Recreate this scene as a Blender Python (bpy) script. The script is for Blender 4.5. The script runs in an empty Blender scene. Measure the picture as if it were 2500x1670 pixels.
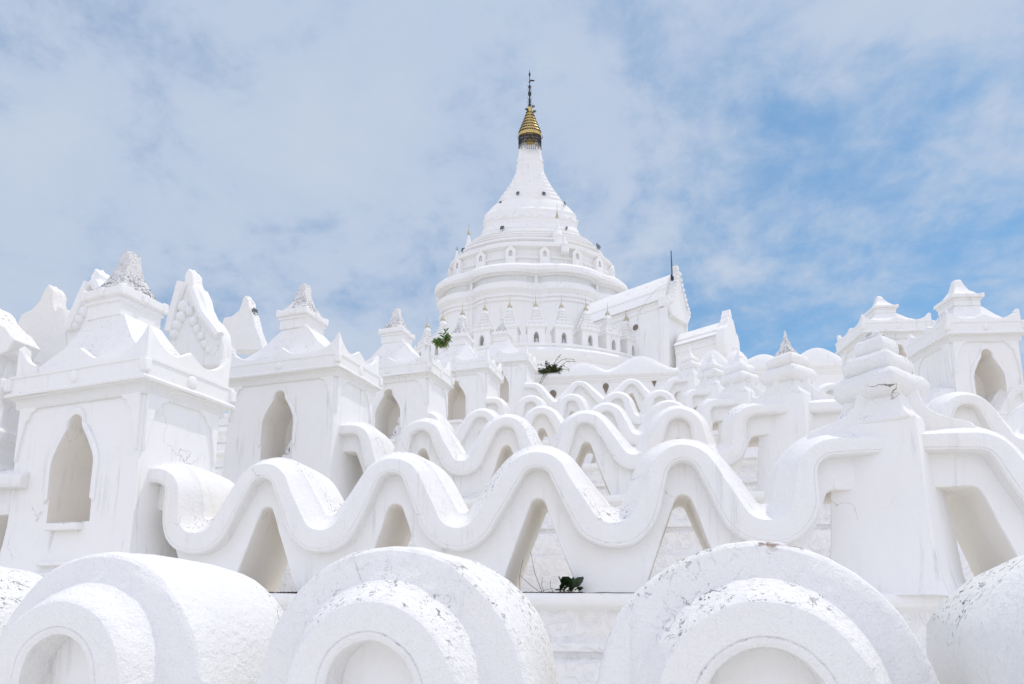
import bpy, bmesh, math, random
from mathutils import Vector, Matrix, noise
R = math.radians
SC = bpy.context.scene
COL = SC.collection
random.seed(7)

# ------------------------------------------------------------------ camera
F, CX, Y0, PITCH, EYE = 1600.0, 1250.0, 1194.6, R(9.0), 1.75
cam = bpy.data.cameras.new('camera')
cam.lens = 36.0 * F / 2500.0
cam.sensor_width = 36.0
cam.shift_y = (Y0 - 835.0) / 2500.0
cam.clip_start, cam.clip_end = 0.05, 4000
camo = bpy.data.objects.new('camera', cam)
COL.objects.link(camo)
camo.location = (0, 0, EYE)
camo.rotation_euler = (R(90) + PITCH, 0, 0)
SC.camera = camo

# ------------------------------------------------------------------ light
SUN_EL, SUN_AZ = R(66), R(62)          # azimuth from +Y (ahead) towards +X (right)
sun = bpy.data.lights.new('sun', 'SUN')
sun.energy, sun.angle, sun.color = 1.7, R(0.6), (1.0, 0.94, 0.84)
suno = bpy.data.objects.new('sun', sun)
COL.objects.link(suno)
sd = Vector((math.sin(SUN_AZ) * math.cos(SUN_EL), math.cos(SUN_AZ) * math.cos(SUN_EL), math.sin(SUN_EL)))
suno.rotation_euler = sd.to_track_quat('Z', 'Y').to_euler()
SC.view_settings.view_transform = 'Standard'
SC.view_settings.look = 'None'
SC.view_settings.exposure = 0.0
SC.view_settings.gamma = 1.0
SC.cycles.diffuse_bounces = 6
SC.cycles.max_bounces = 10

W = bpy.data.worlds.new('World')
SC.world = W
W.use_nodes = True


def world():
    nt = W.node_tree
    nt.nodes.clear()
    N, L = nt.nodes.new, nt.links.new
    out = N('ShaderNodeOutputWorld')
    bg = N('ShaderNodeBackground')
    bg.inputs['Strength'].default_value = 0.1
    sky = N('ShaderNodeTexSky')
    sky.sky_type = 'NISHITA'
    sky.sun_disc = False
    sky.sun_elevation = SUN_EL
    sky.sun_rotation = SUN_AZ
    sky.air_density, sky.dust_density, sky.ozone_density = 1.0, 0.6, 1.5
    tc = N('ShaderNodeTexCoord')
    # clouds live on a flat layer overhead: direction / height
    sep = N('ShaderNodeSeparateXYZ')
    L(tc.outputs['Generated'], sep.inputs[0])
    zz = N('ShaderNodeMath'); zz.operation = 'MAXIMUM'; zz.inputs[1].default_value = 0.02
    L(sep.outputs['Z'], zz.inputs[0])
    za = N('ShaderNodeMath'); za.operation = 'ADD'; za.inputs[1].default_value = 0.34
    L(zz.outputs[0], za.inputs[0])
    dx = N('ShaderNodeMath'); dx.operation = 'DIVIDE'
    dy = N('ShaderNodeMath'); dy.operation = 'DIVIDE'
    L(sep.outputs['X'], dx.inputs[0]); L(za.outputs[0], dx.inputs[1])
    L(sep.outputs['Y'], dy.inputs[0]); L(za.outputs[0], dy.inputs[1])
    cmb = N('ShaderNodeCombineXYZ')
    L(dx.outputs[0], cmb.inputs[0]); L(dy.outputs[0], cmb.inputs[1])
    mp = N('ShaderNodeMapping')
    mp.inputs['Location'].default_value = (5.3, 2.9, 0.4)
    mp.inputs['Rotation'].default_value = (0, 0, R(20))
    L(cmb.outputs[0], mp.inputs[0])

    def nz(scale, detail, rough, dist=0.0):
        n = N('ShaderNodeTexNoise')
        n.inputs['Scale'].default_value = scale
        n.inputs['Detail'].default_value = detail
        n.inputs['Roughness'].default_value = rough
        n.inputs['Distortion'].default_value = dist
        L(mp.outputs[0], n.inputs['Vector'])
        return n
    n1 = nz(3.4, 8, 0.60, 0.25)
    n2 = nz(12.0, 6, 0.62, 0.3)
    n3 = nz(0.9, 3, 0.5, 0.0)

    def mth(op, a, b):
        m = N('ShaderNodeMath'); m.operation = op
        for i, v in enumerate((a, b)):
            if isinstance(v, (int, float)):
                m.inputs[i].default_value = v
            else:
                L(v, m.inputs[i])
        return m.outputs[0]
    # cover = noise mix minus a bias that opens blue gaps low on the right
    dot = N('ShaderNodeVectorMath'); dot.operation = 'DOT_PRODUCT'
    L(tc.outputs['Generated'], dot.inputs[0])
    gap = Vector((0.40, 0.83, 0.40)).normalized()
    dot.inputs[1].default_value = gap
    mr = N('ShaderNodeMapRange')
    mr.inputs['From Min'].default_value = 0.955
    mr.inputs['From Max'].default_value = 1.0
    mr.inputs['To Min'].default_value = 0.0
    mr.inputs['To Max'].default_value = 0.18
    L(dot.outputs['Value'], mr.inputs['Value'])
    cov = mth('ADD', mth('MULTIPLY', n1.outputs['Fac'], 0.55), mth('MULTIPLY', n2.outputs['Fac'], 0.34))
    cov = mth('ADD', cov, mth('MULTIPLY', n3.outputs['Fac'], 0.17))
    cov = mth('SUBTRACT', cov, mr.outputs['Result'])
    ramp = N('ShaderNodeMapRange')
    ramp.interpolation_type = 'SMOOTHSTEP'
    ramp.inputs['From Min'].default_value = 0.28
    ramp.inputs['From Max'].default_value = 0.55
    ramp.inputs['To Min'].default_value = 0.26
    ramp.inputs['To Max'].default_value = 0.97
    L(cov, ramp.inputs['Value'])
    # cloud tone: light parts and slightly mauve thicker parts
    cr = N('ShaderNodeMix'); cr.data_type = 'RGBA'
    cr.inputs['A'].default_value = (4.85, 5.85, 7.55, 1)
    cr.inputs['B'].default_value = (5.65, 6.45, 7.75, 1)
    ton = N('ShaderNodeMapRange')
    ton.inputs['From Min'].default_value = 0.35
    ton.inputs['From Max'].default_value = 0.68
    L(n1.outputs['Fac'], ton.inputs['Value'])
    L(ton.outputs['Result'], cr.inputs['Factor'])
    sk = N('ShaderNodeMix'); sk.data_type = 'RGBA'; sk.blend_type = 'MULTIPLY'
    sk.inputs['Factor'].default_value = 1.0
    L(sky.outputs[0], sk.inputs['A'])
    sk.inputs['B'].default_value = (0.52, 1.10, 1.30, 1)
    mx = N('ShaderNodeMix'); mx.data_type = 'RGBA'
    L(ramp.outputs['Result'], mx.inputs['Factor'])
    L(sk.outputs['Result'], mx.inputs['A'])
    L(cr.outputs['Result'], mx.inputs['B'])
    # added fill: unseen sky overhead and behind brightened and warmed to lift front faces
    bm_ = N('ShaderNodeMapRange')
    bm_.interpolation_type = 'SMOOTHSTEP'
    bm_.inputs['From Min'].default_value = 0.62
    bm_.inputs['From Max'].default_value = -0.25
    bm_.inputs['To Min'].default_value = 1.0
    bm_.inputs['To Max'].default_value = 2.12
    L(sep.outputs['Y'], bm_.inputs['Value'])
    br = N('ShaderNodeVectorMath'); br.operation = 'SCALE'
    wt = N('ShaderNodeMix'); wt.data_type = 'RGBA'; wt.blend_type = 'MULTIPLY'
    wf = N('ShaderNodeMath'); wf.operation = 'SUBTRACT'; wf.use_clamp = True
    L(bm_.outputs['Result'], wf.inputs[0]); wf.inputs[1].default_value = 1.0
    L(wf.outputs[0], wt.inputs['Factor'])
    L(mx.outputs['Result'], wt.inputs['A'])
    wt.inputs['B'].default_value = (1.0, 0.862, 0.805, 1)
    L(wt.outputs['Result'], br.inputs[0])
    L(bm_.outputs['Result'], br.inputs['Scale'])
    L(br.outputs[0], bg.inputs['Color'])
    L(bg.outputs[0], out.inputs[0])


world()

# ------------------------------------------------------------------ pixel -> point helpers (photo pixels 2500 x 1670)


def ray(px, py):
    dx, dy = (px - CX) / F, (Y0 - py) / F
    return Vector((dx, math.cos(PITCH) - dy * math.sin(PITCH), math.sin(PITCH) + dy * math.cos(PITCH)))


def P(px, py, d):
    r = ray(px, py)
    return Vector((0, 0, EYE)) + r * (d / r.y)


def ratio(px, py=1100):
    r = ray(px, py)
    return r.x / r.y


# ------------------------------------------------------------------ materials


def stucco(name, base=(0.83, 0.826, 0.812), lichen=0.0, crack=0.0, streak=0.25, bump=1.0, relief=0.0, scale=1.0, warm=0.35, clustered=True):
    m = bpy.data.materials.new(name)
    m.use_nodes = True
    nt = m.node_tree
    N, L = nt.nodes.new, nt.links.new
    b = nt.nodes['Principled BSDF']
    b.inputs['Roughness'].default_value = 0.9
    b.inputs['Specular IOR Level'].default_value = 0.15
    g = N('ShaderNodeNewGeometry')
    mp = N('ShaderNodeMapping')
    mp.inputs['Scale'].default_value = (scale,) * 3
    L(g.outputs['Position'], mp.inputs[0])

    def nz(s, det=4, rough=0.55, dist=0.0, vec=None):
        n = N('ShaderNodeTexNoise')
        n.inputs['Scale'].default_value = s
        n.inputs['Detail'].default_value = det
        n.inputs['Roughness'].default_value = rough
        n.inputs['Distortion'].default_value = dist
        L(vec if vec else mp.outputs[0], n.inputs['Vector'])
        return n.outputs['Fac']

    def rng(v, a, c, lo=0.0, hi=1.0):
        r = N('ShaderNodeMapRange')
        r.interpolation_type = 'SMOOTHSTEP'
        r.inputs['From Min'].default_value = a
        r.inputs['From Max'].default_value = c
        r.inputs['To Min'].default_value = lo
        r.inputs['To Max'].default_value = hi
        L(v, r.inputs['Value'])
        return r.outputs['Result']

    def mul(a, c):
        q = N('ShaderNodeMath'); q.operation = 'MULTIPLY'
        L(a, q.inputs[0])
        if isinstance(c, (int, float)):
            q.inputs[1].default_value = c
        else:
            L(c, q.inputs[1])
        return q.outputs[0]

    def mix(fac, a, c):
        q = N('ShaderNodeMix'); q.data_type = 'RGBA'
        L(fac, q.inputs['Factor'])
        if isinstance(a, tuple):
            q.inputs['A'].default_value = (*a, 1)
        else:
            L(a, q.inputs['A'])
        q.inputs['B'].default_value = (*c, 1)
        return q.outputs['Result']
    col = mix(rng(nz(0.9, 5, 0.6), 0.45, 0.75, 0, warm), base, (0.83, 0.79, 0.715))
    col = mix(rng(nz(3.5, 5, 0.65), 0.5, 0.72, 0, 0.35), col, (0.77, 0.775, 0.775))
    if streak:
        mv = N('ShaderNodeMapping')
        mv.inputs['Scale'].default_value = (7.0, 7.0, 0.35)
        L(g.outputs['Position'], mv.inputs[0])
        s = rng(nz(1.6, 5, 0.65, 0.3, mv.outputs[0]), 0.53, 0.74, 0, streak)
        s = mul(s, rng(nz(0.8, 4, 0.6), 0.40, 0.62))
        col = mix(s, col, (0.55, 0.555, 0.535))
    sepn = N('ShaderNodeSeparateXYZ')
    L(g.outputs['Normal'], sepn.inputs[0])
    if lichen:
        up = rng(sepn.outputs['Z'], 0.02, 0.55)
        clus = rng(nz(0.95, 5, 0.6), 0.56 - 0.10 * lichen, 0.64) if clustered else rng(nz(3.0, 4, 0.6), 0.30, 0.52)
        dn = 0.0 if clustered else 0.055
        spk = rng(nz(30, 5, 0.74, 0.6), 0.565 - dn, 0.63 - dn)
        spk2 = rng(nz(11, 6, 0.78, 1.2), 0.585 - dn, 0.645 - dn)
        a = N('ShaderNodeMath'); a.operation = 'MAXIMUM'
        L(spk, a.inputs[0]); L(spk2, a.inputs[1])
        k = mul(mul(mul(a.outputs[0], clus), up), min(1.0, 0.55 + 0.45 * lichen))
        col = mix(k, col, (0.10, 0.098, 0.095))
        # few brown patches where plaster has fallen off
        br = mul(mul(rng(nz(2.3, 5, 0.7, 1.0), 0.70, 0.74), up), 0.8)
        col = mix(br, col, (0.23, 0.15, 0.10))
    if crack:
        w = N('ShaderNodeTexNoise')
        w.inputs['Scale'].default_value = 3.0
        w.inputs['Detail'].default_value = 4
        L(mp.outputs[0], w.inputs['Vector'])
        av = N('ShaderNodeVectorMath'); av.operation = 'MULTIPLY_ADD'
        L(w.outputs['Color'], av.inputs[0])
        av.inputs[1].default_value = (0.5, 0.5, 0.5)
        L(mp.outputs[0], av.inputs[2])
        vo = N('ShaderNodeTexVoronoi')
        vo.feature = 'DISTANCE_TO_EDGE'
        vo.inputs['Scale'].default_value = 0.9
        L(av.outputs[0], vo.inputs['Vector'])
        c1 = rng(vo.outputs['Distance'], 0.0015, 0.0055, 1, 0)
        c1 = mul(mul(c1, rng(nz(1.1, 3, 0.5), 0.58, 0.68)), crack)
        col = mix(c1, col, (0.20, 0.19, 0.18))
    L(col, b.inputs['Base Color'])
    # bump: trowel lumps, grain, brushed pits
    h1 = mul(nz(5.5, 3, 0.5), 0.55)
    h2 = mul(nz(26, 5, 0.65), 0.42)
    h3 = mul(nz(95, 3, 0.6), 0.13)
    ad = N('ShaderNodeMath'); L(h1, ad.inputs[0]); L(h2, ad.inputs[1])
    ad2 = N('ShaderNodeMath'); L(ad.outputs[0], ad2.inputs[0]); L(h3, ad2.inputs[1])
    hsum = ad2.outputs[0]
    if relief:
        v = N('ShaderNodeTexVoronoi')
        v.feature = 'SMOOTH_F1'
        v.inputs['Scale'].default_value = 6.5
        L(mp.outputs[0], v.inputs['Vector'])
        sn = N('ShaderNodeMath'); sn.operation = 'SINE'
        L(mul(v.outputs['Distance'], 22.0), sn.inputs[0])
        ad3 = N('ShaderNodeMath'); L(hsum, ad3.inputs[0]); L(mul(sn.outputs[0], relief), ad3.inputs[1])
        hsum = ad3.outputs[0]
    bp = N('ShaderNodeBump')
    bp.inputs['Strength'].default_value = 0.75 * min(1.3, bump)
    bp.inputs['Distance'].default_value = 0.042 * bump
    L(hsum, bp.inputs['Height'])
    L(bp.outputs[0], b.inputs['Normal'])
    return m


def plain(name, col, rough=0.6, metal=0.0):
    m = bpy.data.materials.new(name)
    m.use_nodes = True
    nt = m.node_tree
    b = nt.nodes['Principled BSDF']
    n = nt.nodes.new('ShaderNodeTexNoise')
    n.inputs['Scale'].default_value = 9.0
    n.inputs['Detail'].default_value = 5
    g = nt.nodes.new('ShaderNodeNewGeometry')
    nt.links.new(g.outputs['Position'], n.inputs['Vector'])
    mx = nt.nodes.new('ShaderNodeMix'); mx.data_type = 'RGBA'
    mx.inputs['A'].default_value = (*[c * 0.72 for c in col], 1)
    mx.inputs['B'].default_value = (*[min(1, c * 1.25) for c in col], 1)
    nt.links.new(n.outputs['Fac'], mx.inputs['Factor'])
    nt.links.new(mx.outputs['Result'], b.inputs['Base Color'])
    b.inputs['Roughness'].default_value = rough
    b.inputs['Metallic'].default_value = metal
    return m


M_WAVE = stucco('whitewash_wavy_wall', lichen=0.65, crack=0.6, streak=0.55, bump=0.95, warm=0.45)
M_NEAR = stucco('whitewash_near_worn', lichen=1.2, crack=0.9, streak=0.3, bump=1.1)
M_PANEL = stucco('whitewash_arch_panel', lichen=0.0, crack=0.35, streak=0.7, bump=0.6, warm=0.6)
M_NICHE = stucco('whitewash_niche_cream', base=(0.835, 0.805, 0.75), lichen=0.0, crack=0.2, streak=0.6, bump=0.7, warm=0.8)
M_WALL = stucco('whitewash_shrine_wall', lichen=0.0, crack=0.35, streak=0.9, bump=0.55)
M_TRIM = stucco('whitewash_trim', lichen=0.35, crack=0.3, streak=0.5, bump=0.6)
M_ROOF = stucco('whitewash_roof_flaked', lichen=0.75, crack=0.5, streak=0.1, bump=0.9, warm=0.6)
M_CAP = stucco('whitewash_cap_blackened', lichen=1.9, crack=0.6, streak=0.1, bump=1.6, clustered=False, scale=1.3)
M_SHADEDIRT = stucco('whitewash_shaded_stained', base=(0.76, 0.757, 0.735), lichen=0.2, crack=0.3, streak=1.0, bump=0.6, warm=0.6)  # greyer base paints in the shade under the fascia; streaks are rain stains
M_PAGSHADEDIRT = stucco('whitewash_pagoda_shaded_stained', base=(0.745, 0.755, 0.75), lichen=0, crack=0.2, streak=1.0, bump=0.9, scale=0.5)  # greyer base paints in the shade of the recess; streaks are stains
M_PLINTH = stucco('whitewash_plinth_relief', lichen=0.3, crack=0.4, streak=0.3, bump=0.7, relief=0.5, warm=0.75)
M_FLOOR = stucco('whitewash_floor', base=(0.80, 0.785, 0.75), lichen=0.25, crack=0.5, streak=0, bump=0.6, warm=0.8)
M_PAG = stucco('whitewash_pagoda', lichen=0.5, crack=0.15, streak=0.8, bump=0.9, scale=0.45)
M_GROUND = stucco('pale_ground', base=(0.55, 0.51, 0.44), lichen=0, crack=0, streak=0, bump=1.0)
M_GOLD = plain('gold_leaf', (0.62, 0.46, 0.17), 0.42, 0.85)
M_PALEGOLD = plain('dull_gilt', (0.50, 0.45, 0.34), 0.6, 0.15)
M_BLACK = plain('blackened_iron', (0.035, 0.032, 0.03), 0.5, 0.5)
M_GLASS = plain('lamp_glass', (0.05, 0.06, 0.07), 0.15, 0.0)
M_CABLE = plain('pale_cable', (0.42, 0.41, 0.39), 0.6)
M_STEEL = plain('grey_steel', (0.20, 0.22, 0.24), 0.4, 0.7)
M_RODBLUE = plain('blue_grey_rod', (0.06, 0.12, 0.22), 0.45, 0.3)
M_LEAF = plain('green_leaf', (0.11, 0.21, 0.035), 0.5)
M_LEAFDARK = plain('dark_green_leaf', (0.02, 0.045, 0.012), 0.45)
M_HOLE = plain('hole_shade', (0.22, 0.18, 0.14), 0.95)  # dark colour standing in for the shade inside openings
M_VINE = plain('vine_leaf', (0.045, 0.095, 0.025), 0.5)
M_TWIG = plain('dry_twig', (0.20, 0.15, 0.085), 0.8)
M_SOIL = plain('dark_soil', (0.06, 0.042, 0.03), 0.95)
M_STATUE = stucco('statue_plaster', base=(0.80, 0.795, 0.79), lichen=0, crack=0, streak=0, bump=0.3)

# ------------------------------------------------------------------ object helpers


def tag(o, label=None, cat=None, group=None, kind=None):
    if label: o['label'] = label
    if cat: o['category'] = cat
    if group: o['group'] = group
    if kind: o['kind'] = kind
    return o


def thing(name, loc, label, cat, group=None, rot=0.0):
    o = bpy.data.objects.new(name, None)
    o.empty_display_size = 0.2
    COL.objects.link(o)
    o.location = loc
    o.rotation_euler = (0, 0, rot)
    return tag(o, label, cat, group)


JC = [0]


def mesh(name, V, Fc, mat, parent=None, ang=38, jit=0.0, freq=1.6, bevel=0.0, seg=2, loc=None, world_space=False, recalc=True, jseed=None):
    """link one mesh object; with a parent, coordinates are the parent's local ones unless world_space"""
    if world_space and parent is not None:
        inv = Matrix.LocRotScale(parent.location, parent.rotation_euler, parent.scale).inverted()
        V = [inv @ Vector(v) for v in V]
    if jit:
        JC[0] += 1
        off = Vector((len(V) * 0.37 % 50, 3.3 + JC[0] * 1.73 % 40, 9.1 + JC[0] * .61 % 30))
        if jseed is not None: off = Vector((jseed * 2.37 % 50, 3.3 + jseed % 17, 9.1))
        V = [Vector(v) + noise.noise_vector(Vector(v) * freq + off) * jit + noise.noise_vector(Vector(v) * freq * 3.7 + off) * jit * 0.3 for v in V]
    me = bpy.data.meshes.new(name)
    me.from_pydata([tuple(v) for v in V], [], Fc)
    bm = bmesh.new()
    bm.from_mesh(me)
    bmesh.ops.remove_doubles(bm, verts=bm.verts, dist=1e-5)
    bmesh.ops.dissolve_degenerate(bm, edges=bm.edges, dist=1e-6)
    if recalc: bmesh.ops.recalc_face_normals(bm, faces=bm.faces)
    bm.to_mesh(me)
    bm.free()
    me.materials.append(mat)
    me.shade_smooth()
    me.set_sharp_from_angle(angle=R(ang))
    o = bpy.data.objects.new(name, me)
    COL.objects.link(o)
    if parent: o.parent = parent
    if loc is not None: o.location = loc
    if bevel:
        md = o.modifiers.new('bevel', 'BEVEL')
        md.width, md.segments, md.limit_method, md.angle_limit = bevel, seg, 'ANGLE', R(35)
        md.harden_normals = False
    return o


class MB:
    """collects shapes into one mesh"""
    def __init__(s):
        s.V, s.F = [], []

    def add(s, V, Fc):
        k = len(s.V)
        s.V += [Vector(v) for v in V]
        s.F += [tuple(i + k for i in f) for f in Fc]
        return s

    def box(s, c, d, rz=0.0, M=None):
        V = []
        for sx in (-1, 1):
            for sy in (-1, 1):
                for sz in (-1, 1):
                    v = Vector((sx * d[0] / 2, sy * d[1] / 2, sz * d[2] / 2))
                    v = (M @ v) if M else (Matrix.Rotation(rz, 3, 'Z') @ v)
                    V.append(v + Vector(c))
        return s.add(V, [(0, 1, 3, 2), (4, 6, 7, 5), (0, 4, 5, 1), (2, 3, 7, 6), (0, 2, 6, 4), (1, 5, 7, 3)])

    def loft(s, rings, cap0=True, cap1=True, closed=True):
        """rings: equal-length point loops"""
        n = len(rings[0])
        V = [p for r in rings for p in r]
        Fc = []
        for i in range(len(rings) - 1):
            for j in range(n if closed else n - 1):
                k = (j + 1) % n
                Fc.append((i * n + j, i * n + k, (i + 1) * n + k, (i + 1) * n + j))
        if cap0: Fc.append(tuple(range(n - 1, -1, -1)))
        if cap1: Fc.append(tuple((len(rings) - 1) * n + j for j in range(n)))
        return s.add(V, Fc)

    def rect(s, prof, c=(0, 0, 0), cap0=True, cap1=True, sub=1):
        """prof: (half x, half y, z)"""
        rings = []
        for hx, hy, z in prof:
            ring = []
            cs = [(-hx, -hy), (hx, -hy), (hx, hy), (-hx, hy)]
            for q in range(4):
                a, b = cs[q], cs[(q + 1) % 4]
                for t in range(sub):
                    u = t / sub
                    ring.append(Vector((c[0] + a[0] + (b[0] - a[0]) * u, c[1] + a[1] + (b[1] - a[1]) * u, c[2] + z)))
            rings.append(ring)
        return s.loft(rings, cap0, cap1)

    def lathe(s, prof, c=(0, 0, 0), n=24, cap0=True, cap1=True, mod=None, sq=1.0):
        rings = []
        for r, z in prof:
            rings.append([Vector((c[0] + math.cos(2 * math.pi * j / n) * r * (mod(2 * math.pi * j / n, z) if mod else 1),
                                  c[1] + (sq(r) if callable(sq) else sq) * math.sin(2 * math.pi * j / n) * r * (mod(2 * math.pi * j / n, z) if mod else 1), c[2] + z)) for j in range(n)])
        return s.loft(rings, cap0, cap1)

    def tube(s, pts, r0, r1=None, n=6):
        pts = [Vector(p) for p in pts]
        r1 = r0 if r1 is None else r1
        rings = []
        for i, p in enumerate(pts):
            d = (pts[min(i + 1, len(pts) - 1)] - pts[max(i - 1, 0)]).normalized()
            u = d.cross(Vector((0.3, 0.9, 0.13))).normalized()
            w = d.cross(u)
            r = r0 + (r1 - r0) * i / max(1, len(pts) - 1)
            rings.append([p + (u * math.cos(2 * math.pi * j / n) + w * math.sin(2 * math.pi * j / n)) * r for j in range(n)])
        return s.loft(rings)

    def ball(s, c, rx, ry=None, rz=None, n=12, m=7):
        ry = rx if ry is None else ry
        rz = rx if rz is None else rz
        rings = []
        for i in range(m + 1):
            a = math.pi * (0.03 + 0.94 * i / m)
            rings.append([Vector((c[0] + rx * math.sin(a) * math.cos(2 * math.pi * j / n), c[1] + ry * math.sin(a) * math.sin(2 * math.pi * j / n), c[2] - rz * math.cos(a))) for j in range(n)])
        return s.loft(rings)

    def slab(s, out, o, ux, uy, th):
        """2-D outline (a,b) on plane o + ux*a + uy*b, thickness th along ux x uy"""
        nrm = Vector(ux).cross(Vector(uy)).normalized()
        A = [Vector(o) + Vector(ux) * a + Vector(uy) * b - nrm * th / 2 for a, b in out]
        B = [v + nrm * th for v in A]
        n = len(A)
        return s.add(A + B, [tuple(range(n - 1, -1, -1)), tuple(range(n, 2 * n))] + [(i, (i + 1) % n, n + (i + 1) % n, n + i) for i in range(n)])

    def build(s, name, mat, parent=None, **k):
        return mesh(name, s.V, s.F, mat, parent, **k)


# ------------------------------------------------------------------ terraces (plan lines)
# k: distance ahead at the picture centre, swing (deg), floor height above the eye level
TER = {1: (2.50, 13.5, -1.475), 2: (6.70, 12.0, 0.0), 3: (11.2, 10.5, 1.62), 4: (15.7, 9.5, 3.05),
       5: (20.2, 8.0, 4.72), 6: (24.7, 7.0, 6.62), 7: (28.6, 6.0, 8.35)}


def tdir(k):
    th = R(TER[k][1])
    return Vector((math.cos(th), -math.sin(th), 0)), Vector((math.sin(th), math.cos(th), 0))


def tpt(k, s, y=0.0, z=0.0):
    u, n = tdir(k)
    return Vector((0, TER[k][0], EYE + TER[k][2])) + u * s + n * y + Vector((0, 0, z))


def ts(k, px, py=1100):
    """distance along the terrace line where the pixel's sight line crosses it"""
    r = ratio(px, py)
    th = R(TER[k][1])
    return r * TER[k][0] / (math.cos(th) + r * math.sin(th))


ZC, ZT, RC, RT, TB = 1.45, 0.68, 0.35, 0.245, 0.18


def wave_curve(nodes, zc=ZC, zt=ZT, rc=RC, rt=RT):
    pts = []
    for (s1, k1), (s2, k2) in zip(nodes[:-1], nodes[1:]):
        g = 1.0
        L = s2 - s1
        if k1 == k2:
            z = zc if k1 == 'C' else zt
            m = max(2, int(L / 0.12))
            seg = [(s1 + L * i / m, z, 0.0, 1.0) for i in range(m + 1)]
        else:
            a_, b_ = rc, rt
            dy = zc - rc - (zt + rt)
            D = math.hypot(dy, L)
            sc = min(1.0, 0.93 * D / (a_ + b_))
            a_, b_ = a_ * sc, b_ * sc
            dy = zc - a_ - zt - b_
            D = math.hypot(dy, L)
            gam = math.atan2(dy, L) + math.asin(min(0.99, (a_ + b_) / D))
            seg = []
            for i in range(9):
                a = gam * i / 8
                seg.append((a_ * math.sin(a), zc - a_ + a_ * math.cos(a), math.sin(a), math.cos(a)))
            p0 = seg[-1]
            p1 = (L - b_ * math.sin(gam), zt + b_ - b_ * math.cos(gam))
            for i in range(1, 4):
                u = i / 4
                seg.append((p0[0] + (p1[0] - p0[0]) * u, p0[1] + (p1[1] - p0[1]) * u, math.sin(gam), math.cos(gam)))
            for i in range(9):
                a = gam * (1 - i / 8)
                seg.append((L - b_ * math.sin(a), zt + b_ - b_ * math.cos(a), math.sin(a), math.cos(a)))
            if k1 == 'T':
                seg = [(L - s, z, -nx, nz) for s, z, nx, nz in reversed(seg)]
            seg = [(s + s1, z, nx, nz) for s, z, nx, nz in seg]
        pts += seg if not pts else seg[1:]
    return pts


BAND1 = [(-.18, .05), (-.175, .012), (-.158, .002), (-.142, .0), (-.137, .006), (-.131, .0), (-.05, -.004), (-.012, 0), (.002, .010), (.014, .03), (.05, .095), (.082, .145), (.092, .152), (.16, .165), (.222, .182),
         (.238, .196), (.248, .225), (.253, .29), (.247, .36), (.254, .42), (.252, .6), (.24, .85), (.205, 1.04), (.13, 1.16), (.02, 1.2), (-.18, 1.2)]
BAND = [(-.205, .06), (-.202, .02), (-.187, .002), (-.171, .0), (-.166, .007), (-.159, .0), (-.08, -.006), (-.02, -.002), (.0, .004), (.010, .022), (.05, .09), (.095, .165), (.128, .215), (.150, .232), (.158, .27), (.160, .33), (.151, .36), (.160, .40),
        (.158, .6), (.148, .85), (.12, 1.06), (.06, 1.17), (-.02, 1.2), (-.205, 1.2)]


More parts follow.
